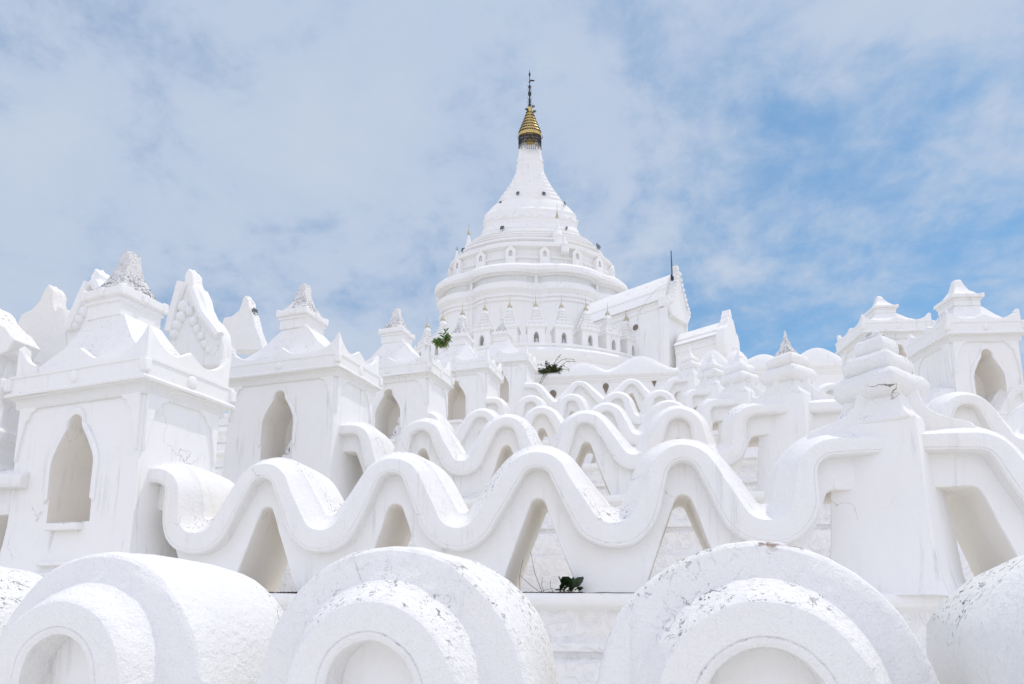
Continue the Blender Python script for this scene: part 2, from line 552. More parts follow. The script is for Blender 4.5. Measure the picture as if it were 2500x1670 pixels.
def wavy_wall(k, nodes, label, mat=None, rc=RC, rt=RT, dzt=0.0, group='wavy whitewashed terrace walls', depth=1.2, jit=0.017, zc=ZC, backed=False):
    mat = mat or M_WAVE
    nodes = sorted(nodes)
    s0 = nodes[0][0]
    root = thing('wavy_wall', tpt(k, (nodes[0][0] + nodes[-1][0]) / 2), label, 'wall', group)
    zt = zc - (ZC - ZT) - dzt
    if k >= 3: rc, rt = .39, .21
    cv = wave_curve(nodes, zc, zt, rc, rt)
    js = k * 3.1 + abs(s0) * 1.7
    # band (coping)
    rings = []
    gk = .12 if k == 1 else .20          # the bands are thin on the crests and thick in the troughs
    fz = lambda z: 1 + gk * (1 - 2 * (z - zt) / (zc - zt))
    for s, z, nx, nz in cv:
        rings.append([tpt(k, s + nx * n * fz(z), y * depth / 1.2, z + nz * n * fz(z)) for n, y in (BAND1 if k == 1 else BAND)])
    mb = MB()
    mb.loft(rings)
    mb.build('wave_coping', mat, root, jseed=js, jit=jit, freq=2.2, world_space=True, ang=27 if k == 1 else 33)
    # panel with A-shaped openings
    tb = .115 if k == 1 else .14
    zs = [(s - nx * tb * fz(z), z - nz * tb * fz(z)) for s, z, nx, nz in cv]
    sA, sB = nodes[0][0], nodes[-1][0]
    crest = []
    i = 0
    while i < len(nodes):
        if nodes[i][1] == 'C':
            j = i
            while j + 1 < len(nodes) and nodes[j + 1][1] == 'C': j += 1
            crest.append((nodes[i][0], nodes[j][0]))
            i = j + 1
        else:
            i += 1
    rr, apex, tg = 0.085, zc - 0.48, 2.75
    ga = math.atan(tg)

    def hole(s):
        best = -1.0
        for a, b in crest:
            x = 0 if a <= s <= b else min(abs(s - a), abs(s - b))
            if x < rr * math.sin(ga):
                h = apex - rr + math.sqrt(rr * rr - x * x)
            else:
                h = apex - rr + rr * math.cos(ga) - tg * (x - rr * math.sin(ga))
            best = max(best, h)
        return best
    xs = set()
    n = int((sB - sA) / 0.05)
    for q in range(n + 1): xs.add(round(sA + (sB - sA) * q / n, 4))
    hw = rr * math.sin(ga) + (apex - rr + rr * math.cos(ga)) / tg
    for a, b in crest:
        for e in (a - hw, b + hw):
            if sA < e < sB: xs.add(round(e, 4))
        for t in (-.09, -.075, -.055, -.035, -.015, 0, .015, .035, .055, .075, .09):
            for e in (a + t, b + t):
                if sA < e < sB: xs.add(round(e, 4))
    xs = sorted(xs)

    def top(s):
        lo = None
        for (a, za), (b, zb) in zip(zs[:-1], zs[1:]):
            if a <= s <= b and b > a:
                return za + (zb - za) * (s - a) / (b - a)
        return zs[0][1] if s < zs[0][0] else zs[-1][1]
    yf, yb = 0.16, depth - 0.06
    mb = MB()
    cols = []
    for s in xs:
        h = hole(s)
        cols.append((s, max(0.0, h), top(s), h > 0.004))
    mr_ = MB()
    PX = [(yf, .035), (yf + .012, .012), (yf + .04, 0.0), (yf + .5 * (yb - yf), -.0), (yb - .03, 0.0), (yb, .03)]
    for (sa, ha, ta, oa), (sb, hb, tb, ob) in zip(cols[:-1], cols[1:]):
        op = oa or ob
        lo_a, lo_b = ha + .035, hb + .035
        if not op: lo_a, lo_b = 0.0, 0.0
        for y in (yf, yb):
            nst = 5
            for q in range(nst):
                u, v = q / nst, (q + 1) / nst
                mb.add([tpt(k, sa, y, lo_a + (ta - lo_a) * u), tpt(k, sb, y, lo_b + (tb - lo_b) * u),
                        tpt(k, sb, y, lo_b + (tb - lo_b) * v), tpt(k, sa, y, lo_a + (ta - lo_a) * v)], [(0, 1, 2, 3) if y == yf else (3, 2, 1, 0)])
        if op:
            for (y1, d1), (y2, d2) in zip(PX[:-1], PX[1:]):
                (mb if y2 <= yf + .02 else mr_).add([tpt(k, sa, y1, ha + d1), tpt(k, sb, y1, hb + d1), tpt(k, sb, y2, hb + d2), tpt(k, sa, y2, ha + d2)], [(3, 2, 1, 0)])
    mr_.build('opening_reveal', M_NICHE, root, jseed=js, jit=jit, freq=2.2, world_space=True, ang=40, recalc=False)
    for (sa, ha, ta, oa) in (cols[0], cols[-1]):
        lo = ha if oa else 0
        mb.add([tpt(k, sa, yf, lo), tpt(k, sa, yb, lo), tpt(k, sa, yb, ta), tpt(k, sa, yf, ta)], [(0, 1, 2, 3)])
    if backed:      # these arches are blind: a plastered back closes the openings
        for (sa, ha, ta, oa), (sb, hb, tb_, ob) in zip(cols[:-1], cols[1:]):
            mb.add([tpt(k, sa, 0.62, 0), tpt(k, sb, 0.62, 0), tpt(k, sb, 0.62, tb_), tpt(k, sa, 0.62, ta)], [(0, 1, 2, 3)])
    mb.build('arch_panel', M_PANEL, root, jseed=js, jit=jit, freq=2.2, world_space=True, ang=40, recalc=False)
    return root


PLP = [(.32, 0), (-.09, 0), (-.115, -.012), (-.12, -.03), (-.12, -.095), (-.10, -.125), (-.03, -.15), (0, -.17), (0, -.44), (-.03, -.47), (-.075, -.485),
       (-.085, -.52), (-.075, -.555), (-.03, -.57), (-.03, -.62), (-.15, -.66), (-.15, -.90), (-.17, -.93), (-.17, -1.0), (-.30, -1.04), (-.30, -1.9)]


def plinth(k, sA, sB, label):
    root = thing('terrace_plinth', tpt(k, (sA + sB) / 2, 0, -1.0), label, 'wall', 'moulded plinths under the wavy walls')
    m = max(4, int((sB - sA) / 0.18))
    rings = [[tpt(k, sA + (sB - sA) * i / m, y, z) for y, z in PLP] for i in range(m + 1)]
    n = len(PLP)
    ledge = MB().loft([r[:8] for r in rings], False, False, closed=False)
    ledge.build('ledge', M_TRIM, root, jseed=k * 2.2, jit=0.010, freq=2.5, world_space=True)
    MB().loft([r[7:] for r in rings], False, False, closed=False).build('relief_base', M_PLINTH, root, jseed=k * 2.2, jit=0.010, freq=2.5, world_space=True)


def struct(name, V, Fc, mat, **k):
    return tag(mesh(name, V, Fc, mat, **k), kind='structure')


# ground and terrace floors
g = 900
struct('ground', [(-g, -g, -1.4), (g, -g, -1.4), (g, g, -1.4), (-g, g, -1.4)], [(0, 1, 2, 3)], M_GROUND)
struct('path', [(-14, -9, -1.2), (14, -9, -1.2), (14, 5, -1.2), (-14, 5, -1.2)], [(0, 1, 2, 3)], M_FLOOR)
EXT = {1: (-6, 5), 2: (-8, 8), 3: (-10, 12), 4: (-12, 15), 5: (-14, 18), 6: (-16, 22), 7: (-18, 26)}
for k in range(1, 8):
    a, b = EXT[k]
    V = [tpt(k, a, -0.06, -0.006), tpt(k, b, -0.06, -0.006)]
    if k < 7:
        z = EYE + TER[k][2] - 0.006
        e0, e1 = tpt(k + 1, a, 0.1), tpt(k + 1, b, 0.1)
        V += [Vector((e1.x, e1.y, z)), Vector((e0.x, e0.y, z))]
    else:
        V += [tpt(7, b, 16, -0.006), tpt(7, a, 16, -0.006)]
    struct('terrace_floor', V, [(0, 1, 2, 3)], M_FLOOR)
ORD = {1: 'nearest, lowest', 2: 'second', 3: 'third', 4: 'fourth', 5: 'fifth', 6: 'sixth', 7: 'seventh, highest'}
for k in range(1, 8):
    plinth(k, *EXT[k], f'white moulded base with a ledge carrying the {ORD[k]} wavy wall from the front')

# wavy walls ---------------------------------------------------------


def nodes(k, spec, py=1100):
    return [(ts(k, px, py), t) for px, t in spec]


s1 = {c: ts(1, p, 1465) for c, p in ((0, 147), (1, 902), (2, 1860))}
lam1 = 1.51
n1 = [(s1[0] - lam1, 'C'), (s1[0] - lam1 / 2, 'T'), (s1[0], 'C'), ((s1[0] + s1[1]) / 2, 'T'), (s1[1], 'C'), ((s1[1] + s1[2]) / 2, 'T'), (s1[2], 'C'), (s1[2] + 0.76, 'T'), (s1[2] + 1.1, 'T')]
wavy_wall(1, n1, 'nearest wavy wall of big worn rounded arches cropped by the bottom of the photo', M_NEAR, rc=.36, rt=.32, dzt=.20, jit=0.018, backed=True)
wavy_wall(2, nodes(2, [(332, 'C'), (385, 'C'), (489, 'T'), (641, 'C'), (790, 'T'), (956, 'C'), (1116, 'T'), (1306, 'C'), (1494, 'T'), (1664, 'C'), (1868, 'T'), (2040, 'C'), (2215, 'C')]),
          'second wavy wall from the front, running from the big left shrine to the large stepped pier')
wavy_wall(2, nodes(2, [(2217, 'C'), (2385, 'C'), (2640, 'T'), (2900, 'C')]),
          'wavy wall piece starting at the right side of the large stepped pier', )
wavy_wall(2, [(ts(2, 60) - x, t) for x, t in ((0, 'C'), (0.5, 'C'), (1.25, 'T'), (2.0, 'C'), (2.7, 'T'))][::-1],
          'wavy wall piece cropped at the left edge behind the big left shrine')
wavy_wall(3, nodes(3, [(815, 'C'), (855, 'C'), (941, 'T'), (1026, 'C'), (1127, 'T'), (1232, 'C'), (1331, 'T'), (1428, 'C'), (1548, 'T'), (1657, 'C'), (1756, 'T'), (1848, 'C'), (1935, 'C')], 1040),
          'third wavy wall from the front, between the second left shrine and the second stepped pier')
s3 = ts(3, 2362, 1000)
wavy_wall(3, [(ts(3, 1925), 'C'), (s3 - 1.55, 'C'), (s3 - .76, 'T'), (s3, 'C'), (s3 + .76, 'T'), (s3 + 1.5, 'C'), (s3 + 2.26, 'T'), (s3 + 3.0, 'C')],
          'wavy wall piece at the right edge, below the two right shrines')
wavy_wall(4, nodes(4, [(1040, 'C'), (1092, 'T'), (1173, 'C'), (1248, 'T'), (1321, 'C'), (1402, 'T'), (1480, 'C'), (1556, 'T'), (1635, 'C'), (1695, 'T'), (1750, 'C'), (1815, 'C')], 1010),
          'fourth wavy wall from the front, ending at the third stepped pier')
s4 = ts(4, 1960, 950)
wavy_wall(4, [(ts(4, 1810), 'C')] + [(s4 + i * .76, 'CT'[i % 2]) for i in range(0, 7)],
          'wavy wall piece right of the third stepped pier, in front of the tall right shrine')
wavy_wall(5, nodes(5, [(1185, 'C'), (1203, 'C'), (1245, 'T'), (1295, 'C'), (1345, 'T'), (1395, 'C'), (1450, 'T'), (1507, 'C'), (1560, 'T'), (1612, 'C'), (1660, 'T'), (1700, 'C'), (1745, 'C')], 960),
          'fifth wavy wall from the front, ending at the fourth stepped pier')
s5 = ts(5, 1900, 930)
wavy_wall(5, [(ts(5, 1740), 'C'), (s5 - .76 * 2, 'C'), (s5 - .76, 'T')] + [(s5 + i * .76, 'CT'[i % 2]) for i in range(0, 5)],
          'wavy wall piece right of the fourth stepped pier, left of the right shrines')
wavy_wall(6, nodes(6, [(1280, 'C'), (1300, 'C'), (1356, 'T'), (1415, 'C'), (1478, 'T'), (1541, 'C'), (1600, 'T'), (1655, 'C'), (1695, 'C')], 930),
          'farthest wavy wall of small arches below the scalloped parapet')

# ------------------------------------------------------------------ stepped piers (diamond plan)


def pier(k, px, label, py=960, seed=0, spike=True, dy=0.38):
    th, r = R(TER[k][1]), ratio(px, py)
    c_, sn = math.cos(th), math.sin(th)
    s = (r * (TER[k][0] + dy * c_) - dy * sn) / (c_ + r * sn)
    root = thing('stepped_pier', tpt(k, s, dy), label, 'pier', 'stepped piers on the terrace corners', rot=-th + R(45))

    def turn(mb_, a):
        m = Matrix.Rotation(a, 3, 'Z')
        mb_.V = [m @ v for v in mb_.V]
        return mb_
    b = [(.52, -.02), (.50, .0), (.455, .18), (.425, .5), (.40, .9), (.382, 1.3), (.372, 1.50), (.37, 1.60), (.36, 1.605), (.3, 1.61)]
    turn(MB().rect([(h, h, z) for h, z in b], sub=10), th).build('shaft', M_WALL, root, jit=0.02, freq=2.4, bevel=0.025)
    # concave roof shoulder: a saddle over the wave tops and a small hip over the shaft
    sh = [(.74, .20, 1.40), (.74, .20, 1.53), (.70, .20, 1.575), (.58, .20, 1.615), (.46, .20, 1.665), (.37, .20, 1.725), (.31, .20, 1.79), (.27, .20, 1.93)]
    turn(MB().rect(sh, sub=12), R(-45)).build('shoulder', M_WAVE, root, jit=0.018, freq=2.4, bevel=0.02)
    sh = [(.355, 1.59), (.368, 1.607), (.355, 1.635), (.32, 1.68), (.29, 1.74), (.265, 1.82), (.24, 1.93)]
    turn(MB().rect([(h, h, z) for h, z in sh], sub=10), th * .6).build('hip', M_WAVE, root, jit=0.016, freq=2.4, bevel=0.02)
    z = 1.855
    tiers = ((.325, .275), (.235, .235), (.15, .20)) if not spike else ((.335, .285), (.262, .25))
    for h, t in tiers:
        pr = [(h * .70, h * .70, z), (h * .84, h * .84, z + t * .08), (h * .97, h * .97, z + t * .28), (h * 1.0, h * 1.0, z + t * .5), (h * .985, h * .985, z + t * .68), (h * .90, h * .90, z + t * .87), (h * .76, h * .76, z + t), (h * .4, h * .4, z + t * 1.03)]
        MB().rect(pr, sub=10).build('cap_tier', M_NEAR if k == 2 else M_WAVE, root, jit=0.022, freq=3.1, bevel=0.035, seg=3)
        z += t * .91
    if spike:
        fin = [(.15, z - .01), (.155, z + .03), (.12, z + .10), (.085, z + .17), (.06, z + .235), (.066, z + .25), (.045, z + .30), (.026, z + .35), (.014, z + .43), (.006, z + .50)]
    else:
        fin = [(.10, z - .01), (.09, z + .03), (.07, z + .07), (.045, z + .10), (.02, z + .11)]
    MB().rect([(h, h, q) for h, q in fin], sub=4).build('finial', M_CAP if k <= 3 else M_WAVE, root, jit=0.014, freq=6)
    return root


pier(2, 2148, 'large whitewashed stepped pier nearest the right foreground', spike=False)
pier(3, 1921, 'second stepped pier from the front, with a pointed spike top', 880)
pier(4, 1803, 'third stepped pier from the front, behind the tallest spike', 880)
pier(5, 1737, 'fourth stepped pier from the front, small and far up the terraces', 880)
pier(6, 1684, 'farthest stepped pier, just below the gabled porch', 880)

# worn block at the lower right corner
cb = P(2850, 1500, 2.25)
rt = thing('worn_pier_block', (cb.x, cb.y, EYE - 1.46), 'big rounded worn plaster block cropped by the lower right corner', 'pier', rot=R(-20))
pr = [(.60, 0), (.60, .5), (.60, .95), (.595, 1.20), (.57, 1.33), (.52, 1.43), (.44, 1.52), (.33, 1.60), (.2, 1.645), (.05, 1.66)]
MB().rect([(h * 1.0, h, z) for h, z in pr], sub=12).build('block', M_NEAR, rt, jit=0.035, freq=3.0, bevel=0.07, seg=3)
pr2 = [(.625, 0), (.64, .06), (.64, .90), (.625, .98), (.58, 1.0)]
MB().rect([(h * 1.0, h, z) for h, z in pr2], sub=12).build('foot_course', M_NEAR, rt, jit=0.025, freq=3.0, bevel=0.04)

# ------------------------------------------------------------------ shrines


def ogee(t, hw, zs, za):
    """half outline of a trefoil-topped niche: (x, z) from springing to apex, t in 0..1"""
    pts = [(1.0, 0), (1.0, .06), (.97, .14), (.90, .25), (.78, .38), (.64, .51), (.51, .62), (.42, .69), (.365, .735), (.35, .80), (.335, .86), (.30, .91), (.23, .955), (.12, .99), (0, 1.0)]
    return [(x * hw, zs + (za - zs) * z) for x, z in pts]


def shrine(k, px, py, d, W, D, phi, zf, label, niche=True, stat=None, tx=-.12, bs=1.0, us=1.0, mirror=False, cap_mat=None, nw=.36, side_niche=False):
    """origin at the front corner nearest the stair; local x along the front (left -> right), y to the back"""
    p = P(px, py, d)
    root = thing('shrine', (p.x, p.y, EYE + zf), label, 'shrine', 'niche shrines on the terraces', rot=-phi)
    root.rotation_euler = (R(.7 * math.sin(px * 1.3)), R(.8 * math.cos(px * 2.1)), -phi)
    x0 = 0.0 if mirror else -W                      # left end of the front
    cx, cy = x0 + W / 2, D / 2
    H = 2.42
    # ---- body: front panel with niche, sides, back
    mb = MB()
    hw, zb, zsp, za = nw, .84, 1.52, 2.17
    flare = lambda z: 0.10 * max(0, 1 - z / 0.9) ** 1.6
    og = ogee(0, hw, zsp, za)
    xs = sorted(set([-W / 2, -W * .38, -W * .27] + [-x for x, z in og] + [x for x, z in og] + [W * .27, W * .38, W / 2]))

    def up(x):
        ax = abs(x)
        for (xa, z_a), (xb, z_b) in zip(og[:-1], og[1:]):
            lo, hi = min(xa, xb), max(xa, xb)
            if lo - 1e-9 <= ax <= hi + 1e-9 and hi > lo and z_b >= z_a:
                if ax >= hi - 1e-9 and xa >= xb: return z_a
                u = (ax - xa) / (xb - xa)
                cand = z_a + (z_b - z_a) * u
                return cand
        return None
    zrow = [0, .12, .25, .4, .6, zb]
    fp = lambda x, z: Vector((cx + x * (1 + flare(z) / (W / 2)), -flare(z), z))
    for xa, xb in zip(xs[:-1], xs[1:]):
        for z1, z2 in zip(zrow[:-1], zrow[1:]):
            mb.add([fp(xa, z1), fp(xb, z1), fp(xb, z2), fp(xa, z2)], [(0, 1, 2, 3)])
        inside = abs((xa + xb) / 2) < hw
        if inside:
            ua, ub = up(xa) or zsp, up(xb) or zsp
            mb.add([fp(xa, ua), fp(xb, ub), fp(xb, H), fp(xa, H)], [(0, 1, 2, 3)])
        else:
            zz = [zb, 1.1, 1.4, 1.8, H]
            for z1, z2 in zip(zz[:-1], zz[1:]):
                mb.add([fp(xa, z1), fp(xb, z1), fp(xb, z2), fp(xa, z2)], [(0, 1, 2, 3)])
    zz = zrow + [1.2, 1.8, H]
    for z1, z2 in zip(zz[:-1], zz[1:]):
        f1, f2 = flare(z1), flare(z2)
        A = [Vector((x0 - f1, -f1, z1)), Vector((x0 - f1, D + f1, z1)), Vector((x0 + W + f1, D + f1, z1)), Vector((x0 + W + f1, -f1, z1))]
        B = [Vector((x0 - f2, -f2, z2)), Vector((x0 - f2, D + f2, z2)), Vector((x0 + W + f2, D + f2, z2)), Vector((x0 + W + f2, -f2, z2))]
        for a in range(3):
            mb.add([A[a], A[a + 1], B[a + 1], B[a]], [(3, 2, 1, 0)])
    mb.build('wall', M_WALL, root, jseed=px * .01, jit=0.008, freq=1.8, ang=30, recalc=False)
    # ---- niche recess
    nd = min(.62, D - .25)
    path = [(-hw, zb)] + [(-hw, zb + .3)] + [(-x, z) for x, z in og] + [(x, z) for x, z in reversed(og)][1:] + [(hw, zb + .3), (hw, zb)]
    cpt = (0, 1.45)
    nb = MB()
    rings = []
    for y, sc in ((0, 1.0), (.10, 1.0), (nd * .75, .97), (nd, .90)):
        rings.append([Vector((cx + cpt[0] + (x - cpt[0]) * sc, y - (flare(z) if y == 0 else 0), (cpt[1] + (z - cpt[1]) * sc) if z > zb + .01 else zb)) for x, z in path])
    nb.loft(rings, False, True, closed=True)
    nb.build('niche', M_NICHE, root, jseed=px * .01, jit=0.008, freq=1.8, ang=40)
    # raised frame round the niche
    fr = MB()
    outp = []
    for (x, z) in path[1:-1]:
        v = Vector((x - 0, z - 1.45))
        outp.append((x + v.normalized().x * .075, z + v.normalized().y * .085))
    inner = path[1:-1]
    rings = []
    for (xi, zi), (xo, zo) in zip(inner, outp):
        xm, zm = (xi + xo) / 2, (zi + zo) / 2
        rings.append([Vector((cx + xi, -.001, zi)), Vector((cx + xi, -.030, zi)), Vector((cx + xm, -.045, zm)), Vector((cx + xo, -.022, zo)), Vector((cx + xo, .004, zo))])
    fr.loft(rings, True, True)
    fr.build('niche_frame', M_WALL, root, jseed=px * .01, jit=0.008, freq=1.8, ang=45)
    # sill and stepped base under the niche
    for z_, w_, t_, y_ in ((zb - .055, hw * 1.5, .09, -.035), (.34, hw * 1.75, .05, -.055), (.22, hw * 1.8, .05, -.07)):
        MB().box((cx, y_, z_), (w_, .12, t_)).build('sill', M_TRIM, root, jit=0.008, freq=4, bevel=0.018)
    # corner brackets: scalloped swags in low relief
    sw = [(0, 0), (.03, -.02), (.10, -.10), (.16, -.12), (.19, -.20), (.25, -.24), (.27, -.34), (.31, -.50), (.35, -.74), (.37, -.74), (.37, 0)]
    for sg in (-1, 1):
        o = Vector((cx + sg * (W / 2 - .37 - .03), -.012, H - .03))
        MB().slab([(sg * q0, q1) for q0, q1 in sw], o, (1, 0, 0), (0, 0, 1), .05).build('corner_bracket', M_WALL, root, bevel=0.012)
    for sy in (-1, 1):
        sd_ = -1 if mirror else 1
        o = Vector((cx + sd_ * (W / 2 + .012), cy + sy * (D / 2 - .37 - .03), H - .03))
        MB().slab([(sy * q0, q1) for q0, q1 in sw], o, (0, 1, 0), (0, 0, 1), .05).build('corner_bracket', M_WALL, root, bevel=0.012)
    # ---- cornice
    hx, hy = W / 2, D / 2
    cn = [(-.02, 2.32), (.03, 2.325), (.045, 2.35), (.045, 2.42), (.06, 2.44), (.10, 2.455), (.104, 2.475)]
    MB().rect([(hx + o, hy + o, z) for o, z in cn], (cx, cy, 0), sub=12).build('cornice_moulding', M_SHADEDIRT, root, jit=0.008, freq=2.0, ang=22)
    cn = [(.06, 2.472), (.135, 2.477), (.142, 2.50), (.125, 2.527), (.106, 2.535), (.106, 2.715), (.120, 2.722), (.120, 2.755), (.04, 2.765), (-.3, 2.77)]
    MB().rect([(hx + o, hy + o, z) for o, z in cn], (cx, cy, 0), sub=12).build('cornice', M_TRIM, root, jit=0.008, freq=2.0, ang=22)
    # clasps on the fascia
    for sx, sy in ((-1, -1), (1, -1), (1, 1)):
        MB().box((cx + sx * (hx + .100), cy + sy * (hy + .100), 2.64), (.10, .10, .16)).build('cornice_clasp', M_TRIM, root, jit=0.012, freq=9, bevel=0.02)
    MB().ball((cx, cy - hy - .108, 2.635), .075, .028, .085).build('cornice_clasp', M_TRIM, root, jit=0.012, freq=9)
    MB().ball((cx + hx + .108, cy, 2.635), .028, .075, .085).build('cornice_clasp', M_TRIM, root, jit=0.012, freq=9)
    # ---- leaf parapet
    def leafh(t, L):
        a = min(t, L - t)
        c = abs(t - L / 2)
        return .07 + .37 * math.exp(-(a / .20) ** 1.15) + .20 * math.exp(-(c / .17) ** 1.5)
    ring_o, ring_i, tops = [], [], []
    e, thk = .06, .085
    cs = [(-hx - e, -hy - e), (hx + e, -hy - e), (hx + e, hy + e), (-hx - e, hy + e)]
    for q in range(4):
        a, b = Vector(cs[q]), Vector(cs[(q + 1) % 4])
        L = (b - a).length
        m = 26
        for i in range(m):
            t = L * i / m
            p2 = a + (b - a) * (i / m)
            h = leafh(t, L)
            lean = 1 + .02 * h
            ring_o.append((p2 * lean, h))
            pin = Vector((max(-hx - e + thk, min(hx + e - thk, p2.x)), max(-hy - e + thk, min(hy + e - thk, p2.y))))
            ring_i.append((pin, h))
    zc_ = 2.76
    rings = [[Vector((cx + v.x, cy + v.y, zc_)) for v, h in ring_o],
             [Vector((cx + v.x, cy + v.y, zc_ + h * .9)) for v, h in ring_o],
             [Vector((cx + (v.x * .6 + w.x * .4), cy + (v.y * .6 + w.y * .4), zc_ + h)) for (v, h), (w, _) in zip(ring_o, ring_i)],
             [Vector((cx + w.x, cy + w.y, zc_ + h * .85)) for w, h in ring_i],
             [Vector((cx + w.x, cy + w.y, zc_)) for w, h in ring_i]]
    MB().loft(rings, False, False).build('leaf_parapet', M_TRIM, root, jit=0.010, freq=4, ang=50)
    # ---- roof and turret
    a = .30
    bx, cx = cx, cx + (0 if mirror else tx)
    rf = [(hx - .02, hy - .02, 2.76), (hx - .10, hy - .06, 2.84), (hx * .70 + a * .25, hy * .72 + a * .2, 2.98), (hx * .42 + a * .5, hy * .45 + a * .45, 3.18), (hx * .16 + a * .8, hy * .18 + a * .75, 3.42), (a * .95, a * .95, 3.58)]
    MB().rect(rf, (bx * .5 + cx * .5, cy, 0), sub=10).build('roof', M_ROOF, root, jit=0.014, freq=2.6)
    tu = [(a * .91, 3.53), (a * .91, 3.57), (a * 1.01, 3.58), (a * 1.01, 3.76), (a * 1.10, 3.775), (a * 1.10, 3.80), (a * 1.05, 3.81), (a * 1.05, 3.83), (a * 1.16, 3.845), (a * 1.2, 3.86), (a * 1.2, 3.955), (a * 1.1, 3.975), (a * .9, 3.99)]
    MB().rect([(h, h, z) for h, z in tu], (cx, cy, 0), sub=5).build('turret', M_TRIM, root, jit=0.010, freq=4, ang=22)
    for sx, sy in ((-1, -1), (1, -1), (1, 1), (0, -1), (1, 0)):
        d_ = (.085, .085, .15) if sx and sy else (.10, .10, .12)
        MB().box((cx + sx * a * 1.10, cy + sy * a * 1.10, 3.905), d_).build('turret_ornament', M_TRIM, root, jit=0.014, freq=9, bevel=0.02)
    cp = [(a * 1.0, 3.97), (a * .92, 4.01), (a * .76, 4.09), (a * .57, 4.19), (a * .43, 4.31), (a * .335, 4.43), (a * .28, 4.54), (a * .25, 4.60), (a * .19, 4.64), (a * .1, 4.65)]
    MB().rect([(h, h, z) for h, z in cp], (cx, cy, 0), sub=5).build('turret_cap', cap_mat or M_CAP, root, jit=0.024, freq=7, ang=60)
    if bs != 1.0 or us != 1.0:
        for ch in [o for o in bpy.data.objects if o.parent == root]:
            for v in ch.data.vertices:
                z = v.co.z
                v.co.z = z * bs if z < 2.76 else 2.76 * bs + (z - 2.76) * us
    if stat:
        statue(root, bx + stat, .30, zb, label)
    return root


def statue(root, x, y, z, shrine_label):
    M = Matrix.LocRotScale(root.location, root.rotation_euler, root.scale)
    p = M @ Vector((x, y, z))
    st = thing('seated_statue', p, 'white seated figure inside the arched niche of the ' + shrine_label.split(',')[0].replace('white ', ''), 'statue', rot=root.rotation_euler[2])
    mb = MB()
    mb.lathe([(.21, 0), (.22, .03), (.20, .08), (.13, .14), (.115, .22), (.135, .33), (.12, .40), (.05, .43), (.045, .46), (.075, .49), (.088, .55), (.075, .61), (.04, .65), (.02, .70)], n=16)
    mb.ball((-.15, -.05, .08), .10, .12, .06)
    mb.ball((.15, -.05, .08), .10, .12, .06)
    mb.tube([(-.13, 0, .36), (-.18, -.03, .22), (-.06, -.15, .13)], .04, .03)
    mb.tube([(.13, 0, .36), (.18, -.03, .22), (.06, -.15, .13)], .04, .03)
    mb.build('body', M_STATUE, st, jit=0.006, freq=8, ang=70)


shrine(2, 336, 1150, 7.46, 2.12, 1.16, R(20), 0.0, 'large white niche shrine at the left front, with a black-flaked turret cap')
shrine(3, 811, 1000, 11.6, 2.45, 1.25, R(20), TER[3][2], 'second white niche shrine from the left, with a seated figure in its tall niche', stat=.22)
shrine(4, 1046, 950, 16.0, 2.20, 1.25, R(18), TER[4][2], 'third white niche shrine from the left, beside the green shrub', stat=.2)
shrine(5, 1187, 930, 20.4, 2.10, 1.40, R(16), TER[5][2], 'fourth white niche shrine from the left, partly hidden behind the third')
shrine(6, 1283, 900, 24.9, 2.10, 1.40, R(15), TER[6][2], 'fifth white niche shrine from the left, nearest the round terrace')
shrine(4, 2335, 950, 14.0, 1.50, 1.35, R(1), TER[4][2], 'tall white niche shrine at the right edge, its turret nearest the sky corner', mirror=True, cap_mat=M_TRIM, nw=.34, bs=1.07, us=.70)
shrine(5, 2126, 930, 18.5, 1.88, 1.5, R(2), TER[5][2], 'smaller white niche shrine with flaked leaf points, left of the right-edge shrine', mirror=True, cap_mat=M_ROOF, nw=.32, bs=1.17, us=.62)

# ------------------------------------------------------------------ stair gateway gables behind the left shrines


def px_slab(name_root, pts, d, swing, th, label, cat, mat, group, extra=None, bevel=0.04, jit=0.02):
    """pixel outline standing on a vertical plane at distance d (swung by `swing` degrees), real size, thickness th"""
    cxp = sum(p[0] for p in pts) / len(pts)
    bot = max(p[1] for p in pts)
    base = P(cxp, bot, d)
    u = Vector((math.cos(R(swing)), -math.sin(R(swing)), 0))

    def loc2(px, py):
        r = ray(px, py)
        n = Vector((u.y, -u.x, 0))
        o = Vector((0, 0, EYE))
        t = (base - o).dot(n) / r.dot(n)
        q = o + r * t - base
        return (q.dot(u), q.z)
    root = thing(name_root, base, label, cat, group)
    out = [loc2(*p) for p in pts]
    MB().slab(out, (0, 0, 0), u, (0, 0, 1), th).build('gable_slab', mat, root, bevel=bevel, jit=jit, freq=4.5)
    ap = min(pts, key=lambda q: q[1])
    a_, b_ = loc2(*ap)
    hs = max(.2, .022 * d)
    MB().lathe([(hs * .40, -hs * 1.05), (hs * .46, -hs * .95), (hs * .34, -hs * .72), (hs * .26, -hs * .62), (hs * .38, -hs * .5), (hs * .36, -hs * .3), (hs * .2, -hs * .1), (hs * .05, hs * .06)], Vector((0, 0, b_)) + u * a_, n=12).build('tip_finial', mat, root, jit=.014, freq=9)
    return root, loc2, u


